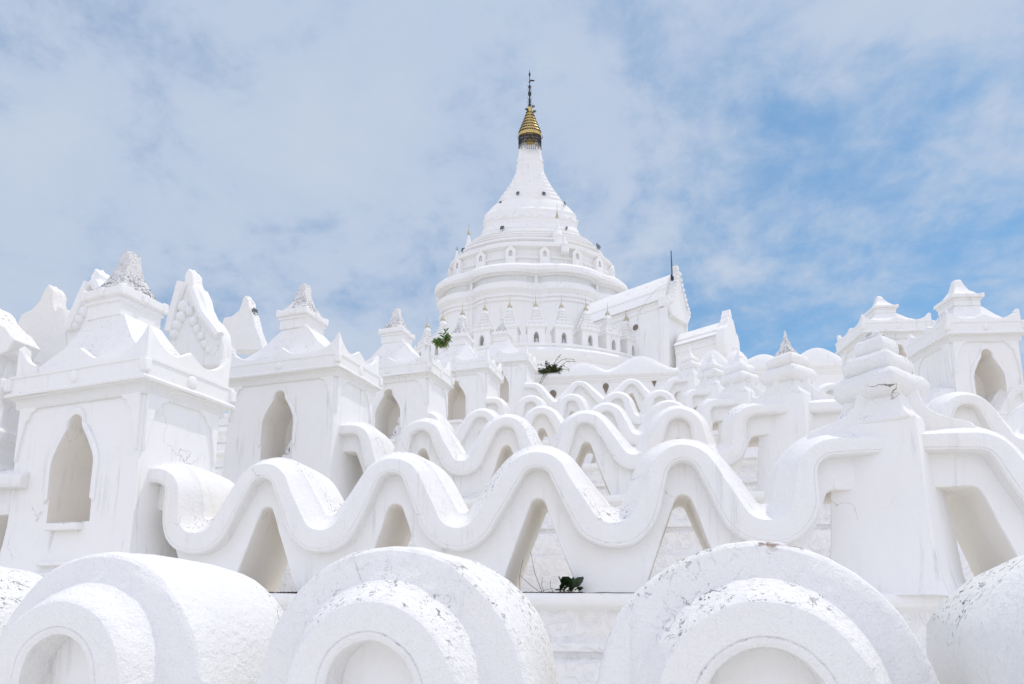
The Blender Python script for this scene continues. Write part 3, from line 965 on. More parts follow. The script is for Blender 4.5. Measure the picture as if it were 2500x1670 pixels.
GG = 'pointed gateway gables over the left stair'
horn_l = [(40, 930), (52, 812), (70, 775), (95, 762), (112, 742), (126, 716), (136, 702), (144, 712), (148, 722), (146, 735), (149, 760), (153, 765), (160, 757), (174, 759), (178, 800), (184, 930)]
px_slab('gateway_gable', horn_l, 9.6, 14, .24, 'cream horn-shaped gable left of the big shrine turret', 'gable', M_ROOF, GG, bevel=.018, jit=.012)
horn_r = [(520, 860), (548, 810), (556, 782), (575, 778), (592, 764), (598, 748), (602, 735), (608, 726), (616, 738), (617, 755), (626, 772), (634, 808), (645, 835), (650, 860)]
px_slab('gateway_gable', horn_r, 13.6, 14, .26, 'horn-shaped gable with a floodlight on its tip between two shrine turrets', 'gable', M_ROOF, GG, bevel=.018, jit=.012)
lft = [(-90, 960), (-90, 780), (-50, 760), (-5, 752), (8, 765), (14, 780), (32, 802), (48, 812), (60, 830), (70, 842), (62, 850), (50, 870), (20, 880), (10, 960)]
px_slab('gateway_gable', lft, 8.7, 14, .4, 'cropped gateway gable with a curling cornice at the left photo edge', 'gable', M_TRIM, GG, bevel=.02)


gp_ = P(-30, 1448, 9.3)
gt = thing('gateway_pillar', (gp_.x, gp_.y, EYE), 'white moulded gateway pillar cropped by the left photo edge behind the big shrine', 'pillar', rot=R(-20))
MB().rect([(.62, .5, -.02), (.60, .5, .3), (.56, .45, .4), (.56, .45, 1.5), (.60, .5, 1.55), (.60, .5, 1.68), (.56, .45, 1.72), (.56, .45, 2.0), (.62, .5, 2.06), (.64, .52, 2.18), (.56, .45, 2.24), (.56, .45, 2.5), (.66, .55, 2.62), (.72, .6, 2.7), (.72, .6, 2.86), (.6, .5, 2.9), (.55, .45, 3.3)], sub=4).build('pillar_shaft', M_TRIM, gt, jit=.02, freq=3, bevel=.02)
for a_, z_ in ((-.3, 2.86), (.25, 2.86)):
    MB().lathe([(.16, 0), (.12, .12), (.07, .25), (.02, .4)], (a_, -.45, z_), n=10).build('leaf_finial', M_TRIM, gt, jit=.02, freq=6)


def fringed(outline, rakes, knobs, d, swing, label):
    root, loc2, u = px_slab('gateway_gable', outline, d, swing, .26, label, 'gable', M_TRIM, GG, bevel=.03, jit=.012)
    n = Vector((u.y, -u.x, 0))
    if n.y > 0: n = -n

    def at3(px, py, o):
        a, b = loc2(px, py)
        return u * a + Vector((0, 0, b)) + n * o
    for rk in rakes:
        MB().tube([at3(x, y, .15) for x, y in rk], .085, .085, 8).build('rake_moulding', M_TRIM, root, jit=.012, freq=5)
    for x, y, r_ in knobs:
        MB().ball(at3(x, y, .12), r_, r_, r_ * 1.15, 12, 7).build('hanging_knob', M_TRIM, root, jit=.012, freq=7, ang=70)
    return root


fringed([(180, 870), (180, 809), (192, 776), (207, 740), (216, 723), (228, 706), (237, 690), (237, 681), (243, 673), (249, 661), (255, 668), (260, 677), (258, 688), (266, 702), (288, 748), (305, 795), (315, 870)],
        [[(239, 702), (226, 735), (208, 775), (191, 815)], [(256, 702), (280, 750), (300, 800)]],
        [(248, 733, .10), (237, 750, .09), (225, 770, .085), (214, 788, .08), (205, 805, .075)], 9.4, 14, 'fringed gateway gable half hidden behind the big shrine turret')
fringed([(430, 900), (428, 830), (423, 797), (432, 770), (442, 740), (453, 713), (463, 692), (463, 682), (466, 673), (474, 662), (482, 672), (482, 684), (488, 703), (497, 707), (507, 728), (513, 752), (523, 776), (538, 790), (552, 812), (557, 850), (552, 900)],
        [[(461, 700), (449, 740), (438, 780), (430, 818)], [(484, 712), (496, 745), (509, 775), (528, 802), (550, 828)]],
        [(464, 758, .11), (457, 782, .10), (447, 803, .10), (440, 824, .09), (478, 768, .09), (487, 792, .085), (495, 812, .08), (504, 830, .08), (513, 848, .075), (522, 862, .07)], 10.6, 14, 'fringed gateway gable with a knob tip right of the big shrine turret')

# ------------------------------------------------------------------ scalloped parapet wall on the seventh terrace


def parapet(sA, sB, humps, label, bend=None, zt=0.0):
    root = thing('parapet_wall', tpt(7, (sA + sB) / 2), label, 'wall', 'scalloped parapets below the pagoda')
    prof = [(0, 0), (0, .92), (-.05, .95), (-.05, 1.0), (-.10, 1.03), (-.12, 1.10), (-.22, 1.16), (-.26, 1.22), (-.26, 1.32), (-.20, 1.40), (-.08, 1.47), (.10, 1.50), (.45, 1.42), (.6, 1.2), (.6, 0)]
    m = int((sB - sA) / 0.08)
    rings = []
    for i in range(m + 1):
        s = sA + (sB - sA) * i / m
        h = 0
        for c, w, a in humps:
            x = abs(s - c) / w
            if x < 1: h += a * .5 * (1 + math.cos(math.pi * x))
        ring = []
        for y, z in prof:
            t = max(0, min(1, (z - 1.30) / .15))
            ring.append(tpt(7, s, y, z + zt + h * t))
        rings.append(ring)
    MB().loft(rings).build('scalloped_wall', M_TRIM, root, jit=0.012, freq=1.6, world_space=True, ang=30)
    return root


sp = lambda px, py=880: ts(7, px, py)
parapet(sp(1284), sp(1668), [(sp(1424), 1.15, .40), (sp(1562), 1.6, .62), (sp(1700), 1.0, .5)], 'scalloped parapet below the round terrace, with a dark creeper on its corner')
parapet(sp(1690), sp(2105), [(sp(1740), .9, .7), (sp(1862), 1.2, .42), (sp(1995), 1.45, .62)], 'scalloped parapet with a rounded hump against the blue sky on the right', zt=.08)
pw_ = [o for o in bpy.data.objects if o.name == 'parapet_wall'][0]
for px, py, sz in ((1350, 962, 1.0), (1479, 944, .85), (1597, 928, .75)):
    zz_ = P(px, py, tpt(7, ts(7, px, py)).y).z
    c0 = tpt(7, ts(7, px, py), -.012)
    c0.z = zz_
    u_, n_ = tdir(7)
    td = [(math.sin(t) * .16 * (1 if math.cos(t) > 0 else (1 + math.cos(t)) ** .8), math.cos(t) * .18 if math.cos(t) > 0 else math.cos(t) * .42) for t in [2 * math.pi * i / 20 for i in range(20)]]
    tw_ = MB().slab([(a * sz, b * sz) for a, b in td], c0 - pw_.location, u_, (0, 0, 1), .03)
    tw_.build('drain_shade', M_HOLE, pw_)  # dark plate on the wall face, painted shade instead of a real hole
dm = tpt(7, sp(1797, 840), .2, 1.2)
rt = thing('dome_finial', (dm.x, dm.y, dm.z), 'small white dome with a blunt knob on the parapet beside the porch', 'finial')
MB().lathe([(.62, 0), (.60, .25), (.48, .62), (.30, .92), (.15, 1.05), (.13, 1.16), (.10, 1.24), (.03, 1.27)], n=20).build('dome', M_ROOF, rt, jit=0.03, freq=3)

# ------------------------------------------------------------------ pagoda
DC, D0 = 45.0, 35.5
PC = P(1296, 830, DC)
PCX, PCY = PC.x, PC.y
NL = 8


def SQF(rad):
    # the drum is shallower than it is wide, the bell more so
    return .30 + .36 * max(0, min(1, (rad - 3.3) / 2.8))



def sil(hw, py, cx=1296):
    """radius and height of a ring whose silhouette stands hw pixels off the axis at row py"""
    rad = hw / F * DC
    for _ in range(8):
        dt = PCY - (rad * SQF(rad)) ** 2 / PCY
        p = P(cx + hw, py, dt)
        rad2 = (p.x - PCX) / math.sqrt(max(.1, 1 - (rad * SQF(rad) / PCY) ** 2))
        rad = .5 * rad + .5 * rad2
    return rad, p.z


PRAW = [(226, 1010), (226, 880), (226, 792), (231, 790), (231, 786), (226, 783.5), (226, 781.5), (231, 780), (231, 776), (226, 774.5), (226, 772), (229, 769), (236, 763), (236, 757), (233, 750), (227, 747), (219, 745.5),
        (217, 743), (217, 732), (226, 731), (228, 728.5), (239, 728), (241, 723), (239, 714), (231, 708), (222, 705.5), (210, 704), (197, 703),
        (195, 700), (195, 688), (198, 686), (198, 682), (194, 680), (194, 666), (197, 664), (201, 661), (201, 656), (194, 652), (186, 650), (188, 648), (188, 644), (182, 642), (174, 640.5), (171, 639), (171, 634), (177, 631.5), (177, 627.5), (169, 624.5),
        (161, 623), (160, 617), (163, 616), (163, 613.5), (156, 612), (150, 611), (149, 607), (153, 606), (153, 603), (147, 602), (140, 601), (139, 597), (143, 596), (143, 593.5), (136, 593), (130, 592), (128, 589), (132, 588), (131, 585.5), (125, 585), (123, 584)]
BRAW = [(123, 584), (120, 578), (121, 575), (118, 571), (116.5, 566), (113, 563), (112.5, 552), (115, 549), (115, 546), (112, 543), (110.5, 531), (111, 528.5), (109, 526), (106, 524), (102, 519), (97, 513), (90, 506.5), (83, 500.5), (78, 496.5), (76, 494), (77.5, 491.5),
        (71.5, 486), (69.5, 484), (70.5, 481.5), (64, 475.5), (62, 473.5), (63, 471), (56.5, 465.5), (54.5, 463), (55.5, 460.5), (50, 455.5), (48, 453), (49, 450.5), (43.5, 445.5), (42, 443), (43, 440.5), (38.5, 435.5), (37, 433), (38, 430.5), (34, 426), (32.5, 423), (33, 420),
        (31, 414), (30.5, 409), (32, 407), (31.5, 404), (28.5, 401), (28.5, 396), (31, 394), (30.5, 391), (27.5, 388), (27, 381), (25.5, 377), (25, 362), (24, 345), (22, 336), (18, 330)]
PROF = [sil(h, y) for h, y in PRAW]
BROF = [sil(h, y) for h, y in BRAW]
CREASE = R(2.3)
ZLIP = sil(237, 725)[1]
ZBELL = sil(123, 584)[1]


def lobe(a, z):
    """a: angle of the lathe; eight shallow lobes meeting in creases, fading out towards the bell"""
    t = ((a + math.pi / 2 - CREASE) / (2 * math.pi / NL)) % 1.0
    e = abs(2 * t - 1)
    amp = .13 if z < ZLIP else .13 * max(0, 1 - (z - ZLIP) / (ZBELL - ZLIP)) * .6
    v = 1 - amp * e ** 2.6
    if e > .93: v += amp * .22
    return v


pag = thing('pagoda', (PCX, PCY, PROF[0][1]), 'huge white round pagoda with a ringed bell spire and gold crown, standing in the middle', 'pagoda')
pz = PROF[0][1]
cut = [i for i, (h, y) in enumerate(PRAW) if (h, y) == (197, 703)][0]
r0_ = [i for i, q in enumerate(PRAW) if q == (219, 745.5)][0]
r1_ = [i for i, q in enumerate(PRAW) if q == (217, 732)][0]
LM = dict(n=384, mod=lambda a, z: lobe(a, z + pz), sq=SQF)
for nm_, sl_, mt_ in (('drum', PROF[:r0_ + 1], M_PAG), ('recess_band', PROF[r0_:r1_ + 1], M_PAGSHADEDIRT), ('drum_rim', PROF[r1_:cut + 1], M_PAG)):
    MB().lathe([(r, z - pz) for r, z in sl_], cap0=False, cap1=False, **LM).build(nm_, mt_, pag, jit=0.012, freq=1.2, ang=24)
zt0, zt1 = PROF[0][1] - pz, sil(217, 731)[1] - pz
for q in range(8):
    a = -math.pi / 2 + CREASE + 2 * math.pi * q / 8
    if math.sin(a) > .3: continue
    rr = sil(226, 770)[0] * lobe(a, pz)
    c_ = Vector((math.cos(a) * rr, SQF(rr) * math.sin(a) * rr + .05, 0))
    tq = math.atan2(SQF(rr) * math.cos(a), -math.sin(a))
    pl_ = MB()
    pl_.box(c_ + Vector((0, 0, (zt0 + zt1) / 2)), (.22, .34, zt1 - zt0), tq)
    pl_.build('pilaster', M_PAG, pag, bevel=.03, jit=.01)
MB().lathe([(r, z - pz) for r, z in PROF[cut:]], n=384, mod=lambda a, z: lobe(a, z + pz), sq=SQF).build('stepped_tier', M_PAG, pag, jit=0.012, freq=1.2, ang=28)
nb_ = [i for i, q in enumerate(BRAW) if q == (78, 496.5)][0]
nn_ = [i for i, q in enumerate(BRAW) if q == (31, 414)][0]
MB().lathe([(r, z - pz) for r, z in BROF[:nb_ + 1]], n=160, sq=SQF).build('bell', M_PAG, pag, jit=0.012, freq=1.5, ang=28)
MB().lathe([(r, z - pz) for r, z in BROF[nb_:nn_ + 1]], n=96, sq=SQF).build('ringed_cone', M_PAG, pag, jit=0.012, freq=2.0, ang=28)
MB().lathe([(r, z - pz) for r, z in BROF[nn_:]], n=64, sq=SQF).build('spire_neck', M_PAG, pag, jit=0.01, freq=2.5, ang=28)


def ring_r(z, prof=PROF + BROF):
    best = None
    for (r1, z1), (r2, z2) in zip(prof[:-1], prof[1:]):
        if min(z1, z2) <= z <= max(z1, z2):
            best = max(best or 0, r1, r2)
    return best or prof[-1][0]


def pag_point(px, py, out=0.0):
    """where the sight line meets the front of the pagoda"""
    d = DC - 5
    for _ in range(14):
        p = P(px, py, d)
        rr = ring_r(p.z) + out
        dx = p.x - PCX
        nd = PCY - SQF(rr) * math.sqrt(max(0.0, rr * rr - dx * dx))
        d = .5 * d + .5 * nd
    return P(px, py, d)


# relief band: hanging festoons and rosettes around the bell, one part
fs = MB()
zr1, zr2 = sil(111, 541)[1], sil(112, 551)[1]
for q in range(16):
    a0 = 2 * math.pi * (q + .5) / 16 - math.pi / 2 + R(1)
    rr = sil(111.5, 537)[0]
    zm = (zr1 + zr2) / 2
    pt = lambda a, z, o=0.02: Vector((math.cos(a) * (rr + o), math.sin(a) * (rr * SQF(rr) + o), z - pz))
    fs.ball(pt(a0, zm + .05), .16, .16, .12, 10, 6)
    fs.ball(pt(a0 + .08, zm + .01), .09, .09, .07, 8, 5)
    fs.ball(pt(a0 - .08, zm + .01), .09, .09, .07, 8, 5)
    fs.tube([pt(a0 + u * .195, zm + .13 - .24 * (1 - abs(u) ** 2)) for u in (-1, -.8, -.5, -.2, 0, .2, .5, .8, 1)], .045, .045, 6)
    fs.tube([pt(a0 + u * .15, zm - .02 - .16 * (1 - abs(u) ** 2), .01) for u in (-1, -.6, -.2, .2, .6, 1)], .03, .03, 6)
fs.build('relief_festoon', M_PAG, pag, jit=0.015, freq=6, ang=60)

# niche dormers around the lowest tier
zn = sil(195, 700)[1] + .42
for q in range(24):
    pass


def dormer(a, w=.30, big=1.0):
    rr = ring_r(zn + .35) * lobe(a, zn + .35)
    f = MB()
    # front wall ring with arched recess, local: y out
    hh, hw, nh, nw = .62 * big, .30 * big, .40 * big, .105 * big
    arch = [(-nw, .05), (-nw, nh * .62)] + [(-nw * math.cos(t), nh * .62 + (nh * .42) * math.sin(t)) for t in (R(30), R(60), R(90), R(120), R(150))] + [(nw, nh * .62), (nw, .05)]
    outer = [(-hw, -.75), (-hw, .40 * big), (-hw * 1.12, .42 * big), (-hw * .6, .56 * big), (0, .74 * big), (hw * .6, .56 * big), (hw * 1.12, .42 * big), (hw, .40 * big), (hw, -.75)]
    tang = Vector((-math.sin(a), SQF(rr) * math.cos(a), 0)).normalized(); rad = Vector((tang.y, -tang.x, 0))
    ctr = Vector((math.cos(a) * rr, SQF(rr) * math.sin(a) * rr, 0))
    at = lambda x, y, z: ctr + rad * y + tang * x + Vector((0, 0, z + zn - pz))
    yo = .30 * big
    n = len(outer)
    V = [at(x, yo, z) for x, z in outer] + [at(x, yo, z) for x, z in arch]
    Fc = [(i, i + 1, n + i + 1, n + i) for i in range(n - 1)] + [(0, n, 2 * n - 1, n - 1)]
    f.add(V, Fc)
    f.loft([[at(x, yo, z) for x, z in outer], [at(x, -.35, z) for x, z in outer]], False, False, closed=False)
    f.loft([[at(x, yo, z) for x, z in arch], [at(x, yo - .16, z) for x, z in arch]], False, True, closed=False)
    return f


for q in range(16):
    a = -math.pi / 2 + R(8.4) + R(22.4) * (q - 5)
    if -math.pi * 1.06 < a < 0.02 * math.pi:
        dormer(a, big=1.15).build('niche_dormer', M_PAG, pag, ang=25, bevel=0.012)

# corner stupas and pots standing on the tiers


def small_stupa(px, pyb, pyt, wpx, d, gold=True):
    b, t = P(px, pyb, d), P(px, pyt, d)
    h = t.z - b.z
    w = wpx / F * d * .52
    hb = h * (.62 if gold else 1.0)
    pr = [(w * 1.0, 0), (w * 1.0, .08), (w * .85, .10), (w * .9, .20), (w * 1.0, .24), (w * .92, .30), (w * .78, .40), (w * .6, .48), (w * .66, .52), (w * .5, .60), (w * .53, .64), (w * .38, .72), (w * .4, .75), (w * .27, .84), (w * .29, .87), (w * .17, 1.0)]
    o = MB().lathe([(r, z * hb - .35 * (z == 0)) for r, z in pr], (b.x - PCX, b.y - PCY, b.z - pz), n=20).build('corner_stupa', M_PAG, pag, ang=30)
    if gold:
        c = (b.x - PCX, b.y - PCY, b.z - pz)
        MB().lathe([(w * .19, hb), (w * .36, hb * 1.02), (w * .28, hb * 1.12), (w * .12, hb * 1.25), (w * .05, hb * 1.35), (.012, h * .93), (.02, h * .94), (.008, h)], c, n=10).build('gilt_finial', M_PALEGOLD, o)


small_stupa(1361, 592, 497, 26, pag_point(1361, 575).y - .25)
small_stupa(1144, 622, 544, 24, DC - .6)
small_stupa(1115, 652, 612, 18, DC - .4, gold=False)
small_stupa(1379, 606, 575, 20, pag_point(1379, 600).y - .2, gold=False)

# gold crown
cz = lambda y: P(1296, y + 7, DC).z - pz
pm = DC / F * 1.06
CS = 0.62
gx = .02
gp = [(26.5, 330), (28, 323), (26.8, 316), (23.5, 308), (20, 300), (16.3, 291), (12.8, 281.5), (9.6, 272), (7, 263.5), (4.8, 255)]
gcone = MB()
steps = []
for (h1, y1), (h2, y2) in zip(gp[:-1], gp[1:]):
    steps += [(h1 * pm * 1.0, cz(y1)), (h1 * pm * 1.04, cz(y1) + .02), (h2 * pm * 1.06, cz(y2) - .03), (h2 * pm * 1.0, cz(y2) - .005)]
crown = gcone.lathe(steps, n=40, cap0=False, sq=CS).build('gold_crown', M_GOLD, pag, ang=30)
for i, y in enumerate((318, 310, 302, 294, 286, 278, 270)):
    hwid = [a[0] for a in gp]
    for (h1, y1), (h2, y2) in zip(gp[:-1], gp[1:]):
        if y2 <= y <= y1: hh = h2 + (h1 - h2) * (y - y2) / (y1 - y2)
    n = max(7, int(16 - i * 1.4))
    for j in range(n):
        a = math.pi + math.pi * (j + .5 * (i % 2)) / n
        MB().box((math.cos(a) * hh * pm * 1.035, CS * math.sin(a) * hh * pm * 1.035, cz(y)), (.07, .06 + hh * .0022, .10), a).build('perforation_shade', M_BLACK, crown)  # solid dark boxes put in for the shade of the net holes
# dark filigree basket with gold core and hanging bells
fb = MB()
rb = 28.5 * pm
for y in (329, 334, 341, 349):
    fb.lathe([(rb * .97, cz(y)), (rb * 1.02, cz(y)), (rb * 1.02, cz(y) + .05), (rb * .97, cz(y) + .05)], n=32, cap0=False, cap1=False, sq=CS)
rnd = random.Random(3)
for j in range(34):
    a = 2 * math.pi * j / 34
    fb.box((math.cos(a) * rb, CS * math.sin(a) * rb, (cz(329) + cz(350)) / 2), (.035, .05, cz(329) - cz(350)), a)
    if j % 2 == 0:
        fb.box((math.cos(a) * rb, CS * math.sin(a) * rb, (cz(336) + cz(346)) / 2), (.05, .17, .16), a)
    ln = rnd.choice((.12, .22, .34, .5))
    fb.box((math.cos(a) * rb, CS * math.sin(a) * rb, cz(351) - ln / 2), (.025, .03, ln), a)
    fb.ball((math.cos(a) * rb, CS * math.sin(a) * rb, cz(351) - ln - .03), .04, n=6, m=4)
    if j % 3 == 0:
        fb.tube([(math.cos(a) * rb, CS * math.sin(a) * rb, cz(334)), (math.cos(a) * rb * 1.12, CS * math.sin(a) * rb * 1.12, cz(331)), (math.cos(a) * rb * 1.15, CS * math.sin(a) * rb * 1.15, cz(326))], .018, .01, 5)
fb.build('filigree_basket', M_BLACK, crown)
MB().lathe([(15 * pm, cz(352)), (17 * pm, cz(347)), (18 * pm, cz(340)), (14 * pm, cz(335)), (12 * pm, cz(329))], n=28, sq=CS).build('gold_core', M_GOLD, crown)
pole = MB()
pole.lathe([(.08, cz(256)), (.11, cz(250)), (.07, cz(244)), (.09, cz(240)), (.05, cz(236)), (.055, cz(228)), (.13, cz(224)), (.13, cz(219)), (.05, cz(215)), (.045, cz(209)), (.09, cz(206)), (.09, cz(203)), (.03, cz(200)), (.03, cz(196)), (.07, cz(193)),
            (.03, cz(190)), (.025, cz(180)), (.07, cz(177)), (.075, cz(173)), (.03, cz(170)), (.01, cz(164))], n=12)
pole.slab([(0, 0), (.12, .04), (.30, .0), (.40, .10), (.26, .13), (.10, .15), (0, .13)], (0, 0, cz(192)), (1, 0, 0), (0, 0, 1), .03)
for y in (256, 250, 243, 236, 214, 207):
    for j in range(5):
        a = 2 * math.pi * j / 5 + y
        q = Vector((math.cos(a), math.sin(a), 0))
        pole.tube([Vector((0, 0, cz(y))), q * .16 + Vector((0, 0, cz(y) + .05)), q * .18 + Vector((0, 0, cz(y) + .16))], .014, .008, 5)
pole.build('weathervane_pole', M_BLACK, crown)
dsh = MB()
for sx, y in ((.26, 258), (.36, 270), (-.24, 265)):
    dsh.lathe([(.01, 0), (.10, .02), (.14, .07), (.13, .08), (.01, .04)], (sx, -.15, cz(y)), n=12)
    dsh.tube([(0, 0, cz(y)), (sx, -.15, cz(y))], .015, .015, 5)
dsh.build('crown_lamp', M_STEEL, crown)

# round terrace under the pagoda
zt_ = P(1296, 836, D0).z
RT_ = PCY - D0
rt = thing('round_terrace', (PCX, PCY, EYE + TER[7][2]), 'round white terrace wall with a moulded rim under the pagoda', 'terrace wall')
zb_ = zt_ - EYE - TER[7][2]
tp = [(RT_ - .05, -.2), (RT_ - .05, zb_ - 1.0), (RT_ + .02, zb_ - .95), (RT_ + .12, zb_ - .80), (RT_ + .20, zb_ - .62), (RT_ + .20, zb_ - .45), (RT_ + .10, zb_ - .31), (RT_ + .02, zb_ - .27), (RT_ + .02, zb_ - .20),
      (RT_ + .07, zb_ - .18), (RT_ + .07, zb_ - .12), (RT_ + .03, zb_ - .10), (RT_ + .03, zb_ - .03), (RT_ - .02, zb_), (RT_ - .3, zb_), (RT_ - .32, zb_ - .06), (3.0, zb_ - .06)]
MB().lathe(tp, n=256, cap0=False, cap1=True).build('rim_wall', M_PAG, rt, ang=30, jit=.01)

# ring of small spired shrines on the terrace rim ----------------------
PLACE = {-5: 'leftmost of the small spired shrines around the pagoda foot', -4: 'second small spired shrine from the left around the pagoda foot', -3: 'third small spired shrine from the left, half hidden by a bigger turret',
         -2: 'fourth small spired shrine from the left on the round rim', -1: 'fifth small spired shrine from the left, behind a bigger white turret', 0: 'small spired shrine left of the two central ones on the round rim',
         1: 'small spired shrine on the round rim just right of the pagoda crease', 2: 'small spired shrine on the round rim with a half-dark niche', 3: 'second small spired shrine from the right on the round rim',
         4: 'rightmost small spired shrine, against the gabled hall wall'}
PLACE[0] = 'small spired shrine on the round rim just left of the pagoda crease'
MINI = []
for i in range(-5, 5):
    a = -math.pi / 2 + R(9.8) * i + R(.2)
    rr = RT_ - .62
    x, y = PCX + math.cos(a) * rr, PCY + math.sin(a) * rr
    if not MINI:
        rt = thing('spired_shrine', (x, y, zt_ - .06), PLACE[i], 'small shrine', 'small spired shrines on the round terrace', rot=a + math.pi / 2)
        hx = .50
        mb = MB()
        nw, nh, zs = .145, .66, .12
        arch = [(-nw, zs), (-nw, zs + .38)] + [(-nw * math.cos(t) * (1 - .15 * math.sin(t)), zs + .38 + .27 * math.sin(t)) for t in (R(20), R(45), R(70), R(90), R(110), R(135), R(160))] + [(nw, zs + .38), (nw, zs)]
        outer = [(-hx, 0), (-hx, .5), (-hx, 1.0), (-hx * .5, 1.0), (-hx * .25, 1.0), (0, 1.0), (hx * .25, 1.0), (hx * .5, 1.0), (hx, 1.0), (hx, .5), (hx, 0)]
        at = lambda x_, y_, z_: Vector((x_, y_, z_))
        n = len(outer)
        V = [at(x_, -hx, z_) for x_, z_ in outer] + [at(x_, -hx, z_) for x_, z_ in arch]
        mb.add(V, [(q, q + 1, n + q + 1, n + q) for q in range(n - 1)] + [(0, n, 2 * n - 1, n - 1)])
        mb.loft([[at(x_, -hx, z_) for x_, z_ in outer], [at(x_, hx, z_) for x_, z_ in outer]], False, True, closed=False)
        parts = [mb.build('wall', M_PAG, rt, ang=25)]
        nm = MB()
        nm.loft([[at(x_, -hx, z_) for x_, z_ in arch], [at(x_, -hx + .5, z_) for x_, z_ in arch]], False, True)
        nm.slab([(-.09, 0), (-.10, .12), (-.05, .2), (-.05, .3), (0, .36), (.05, .3), (.05, .2), (.10, .12), (.09, 0)], (.04, -hx + .3, zs), (1, 0, 0), (0, 0, 1), .1)
        parts.append(nm.build('niche', M_PANEL, rt, ang=25))
        fr = MB()
        oa = [(x_ * 1.35, z_ + (.06 if z_ > zs + .3 else 0)) for x_, z_ in arch]
        fr.loft([[at(a1[0], -hx - .002, a1[1]), at(a1[0], -hx - .025, a1[1]), at(b1[0], -hx - .025, b1[1]), at(b1[0], -hx + .002, b1[1])] for a1, b1 in zip(arch, oa)])
        parts.append(fr.build('niche_frame', M_PAG, rt, ang=30))
        rf = MB()
        rf.rect([(h, h, z) for h, z in [(hx, .99), (hx + .05, 1.0), (hx + .05, 1.05), (hx + .10, 1.07), (hx + .10, 1.13), (hx + .02, 1.15), (hx - .06, 1.22), (hx - .10, 1.34), (hx - .06, 1.36), (hx - .06, 1.42), (hx - .16, 1.44),
                                        (hx - .20, 1.60), (hx - .15, 1.62), (hx - .15, 1.66), (hx - .25, 1.68), (hx - .28, 1.82), (hx - .22, 1.84), (hx - .22, 1.87), (hx - .31, 1.89), (hx - .33, 2.02), (hx - .28, 2.03), (hx - .28, 2.06), (hx - .36, 2.08), (hx - .375, 2.22), (hx - .32, 2.23), (hx - .33, 2.26), (hx - .40, 2.45), (hx - .42, 2.5)]])
        for sx in (-1, 1):
            for sy in (-1, 1):
                rf.lathe([(.05, 0), (.035, .12), (.008, .26)], (sx * (hx + .03), sy * (hx + .03), 1.12), n=6)
                rf.lathe([(.05, 0), (.035, .10), (.008, .2)], (sx * (hx - .12), sy * (hx - .12), 1.40), n=6)
        for sx, sy in ((0, -1), (0, 1), (1, 0), (-1, 0)):
            rf.lathe([(.10, 0), (.06, .12), (.01, .24)], (sx * hx * .86, sy * hx * .86, 1.14), n=6)
        parts.append(rf.build('tiered_roof', M_PAG, rt, ang=30))
        parts.append(MB().lathe([(.06, 2.48), (.15, 2.5), (.14, 2.56), (.08, 2.68), (.035, 2.80), (.018, 2.86), (.012, 3.05), (.028, 3.06), (.012, 3.10), (.008, 3.3)], n=12).build('gilt_finial', M_PALEGOLD, rt))
        MINI.append((rt, parts))
    else:
        r0, parts = MINI[0]
        rt = r0.copy()
        COL.objects.link(rt)
        rt.location = (x, y, zt_ - .06)
        rt.rotation_euler = (0, 0, a + math.pi / 2)
        rt['label'] = PLACE[i]
        for q in parts:
            c = q.copy()
            COL.objects.link(c)
            c.parent = rt

# gabled hall projecting from the pagoda towards the right ------------
AX = R(47.5)
hall = thing('gabled_hall', (PCX, PCY, zt_ - .06), 'white gabled hall with a flame-edged gable joining the right side of the pagoda', 'building', rot=-math.pi / 2 + AX)
# local x = outward axis, y = across


def hall_z(px, py, r):
    p = Vector((PCX + math.sin(AX) * r, PCY - math.cos(AX) * r, 0))
    return P(px, py, p.y).z - (zt_ - .06)


def r_at(px, py):
    """distance along the hall axis that shows at this pixel"""
    q = ratio(px, py)
    return (q * PCY - PCX) / (math.sin(AX) + q * math.cos(AX))


RG = r_at(1650, 680)
HW = 1.15
zr = hall_z(1636, 668, RG)
ze = hall_z(1612, 748, RG - .3)


def hall_body(x0, x1, w, zr, ze, z0, mult=1.0):
    wl = MB()
    wl.rect([(1, 1, 0)], cap0=False, cap1=False) if False else None
    L, c = (x1 - x0) / 2, (x0 + x1) / 2
    wl.rect([(L, w, z0), (L, w, ze - .45), (L, w + .06, ze - .42), (L, w + .06, ze - .36), (L, w + .02, ze - .33), (L, w + .02, ze - .14), (L, w + .10, ze - .10), (L, w + .10, ze - .04), (L, w + .06, ze - .02), (L, w + .06, ze + .04)], (c, 0, 0))
    return wl


wl = hall_body(5.2, RG - .1, HW, zr, ze, -3.0)
wl.build('wall', M_PAG, hall, ang=28, jit=.01)


def gable_roof(x0, x1, w, zr, ze):
    rf = MB()
    zmid = ze + (zr - ze) * .42
    sec = [(-w - .22, ze + .02), (-w - .18, ze + .10), (-w * .86, zmid - .12), (-w * .80, zmid - .10), (-w * .82, zmid + .02), (-w * .4, ze + (zr - ze) * .80), (-.10, zr), (.10, zr), (w * .4, ze + (zr - ze) * .80), (w * .82, zmid + .02), (w * .80, zmid - .10), (w * .86, zmid - .12), (w + .18, ze + .10), (w + .22, ze + .02)]
    rings = [[Vector((x0 + (x1 - x0) * i / 12, y, z)) for y, z in sec] for i in range(13)]
    rf.loft(rings)
    return rf


gable_roof(5.2, RG - .2, HW, zr, ze).build('roof', M_PAG, hall, ang=28, jit=.015, freq=1.5)


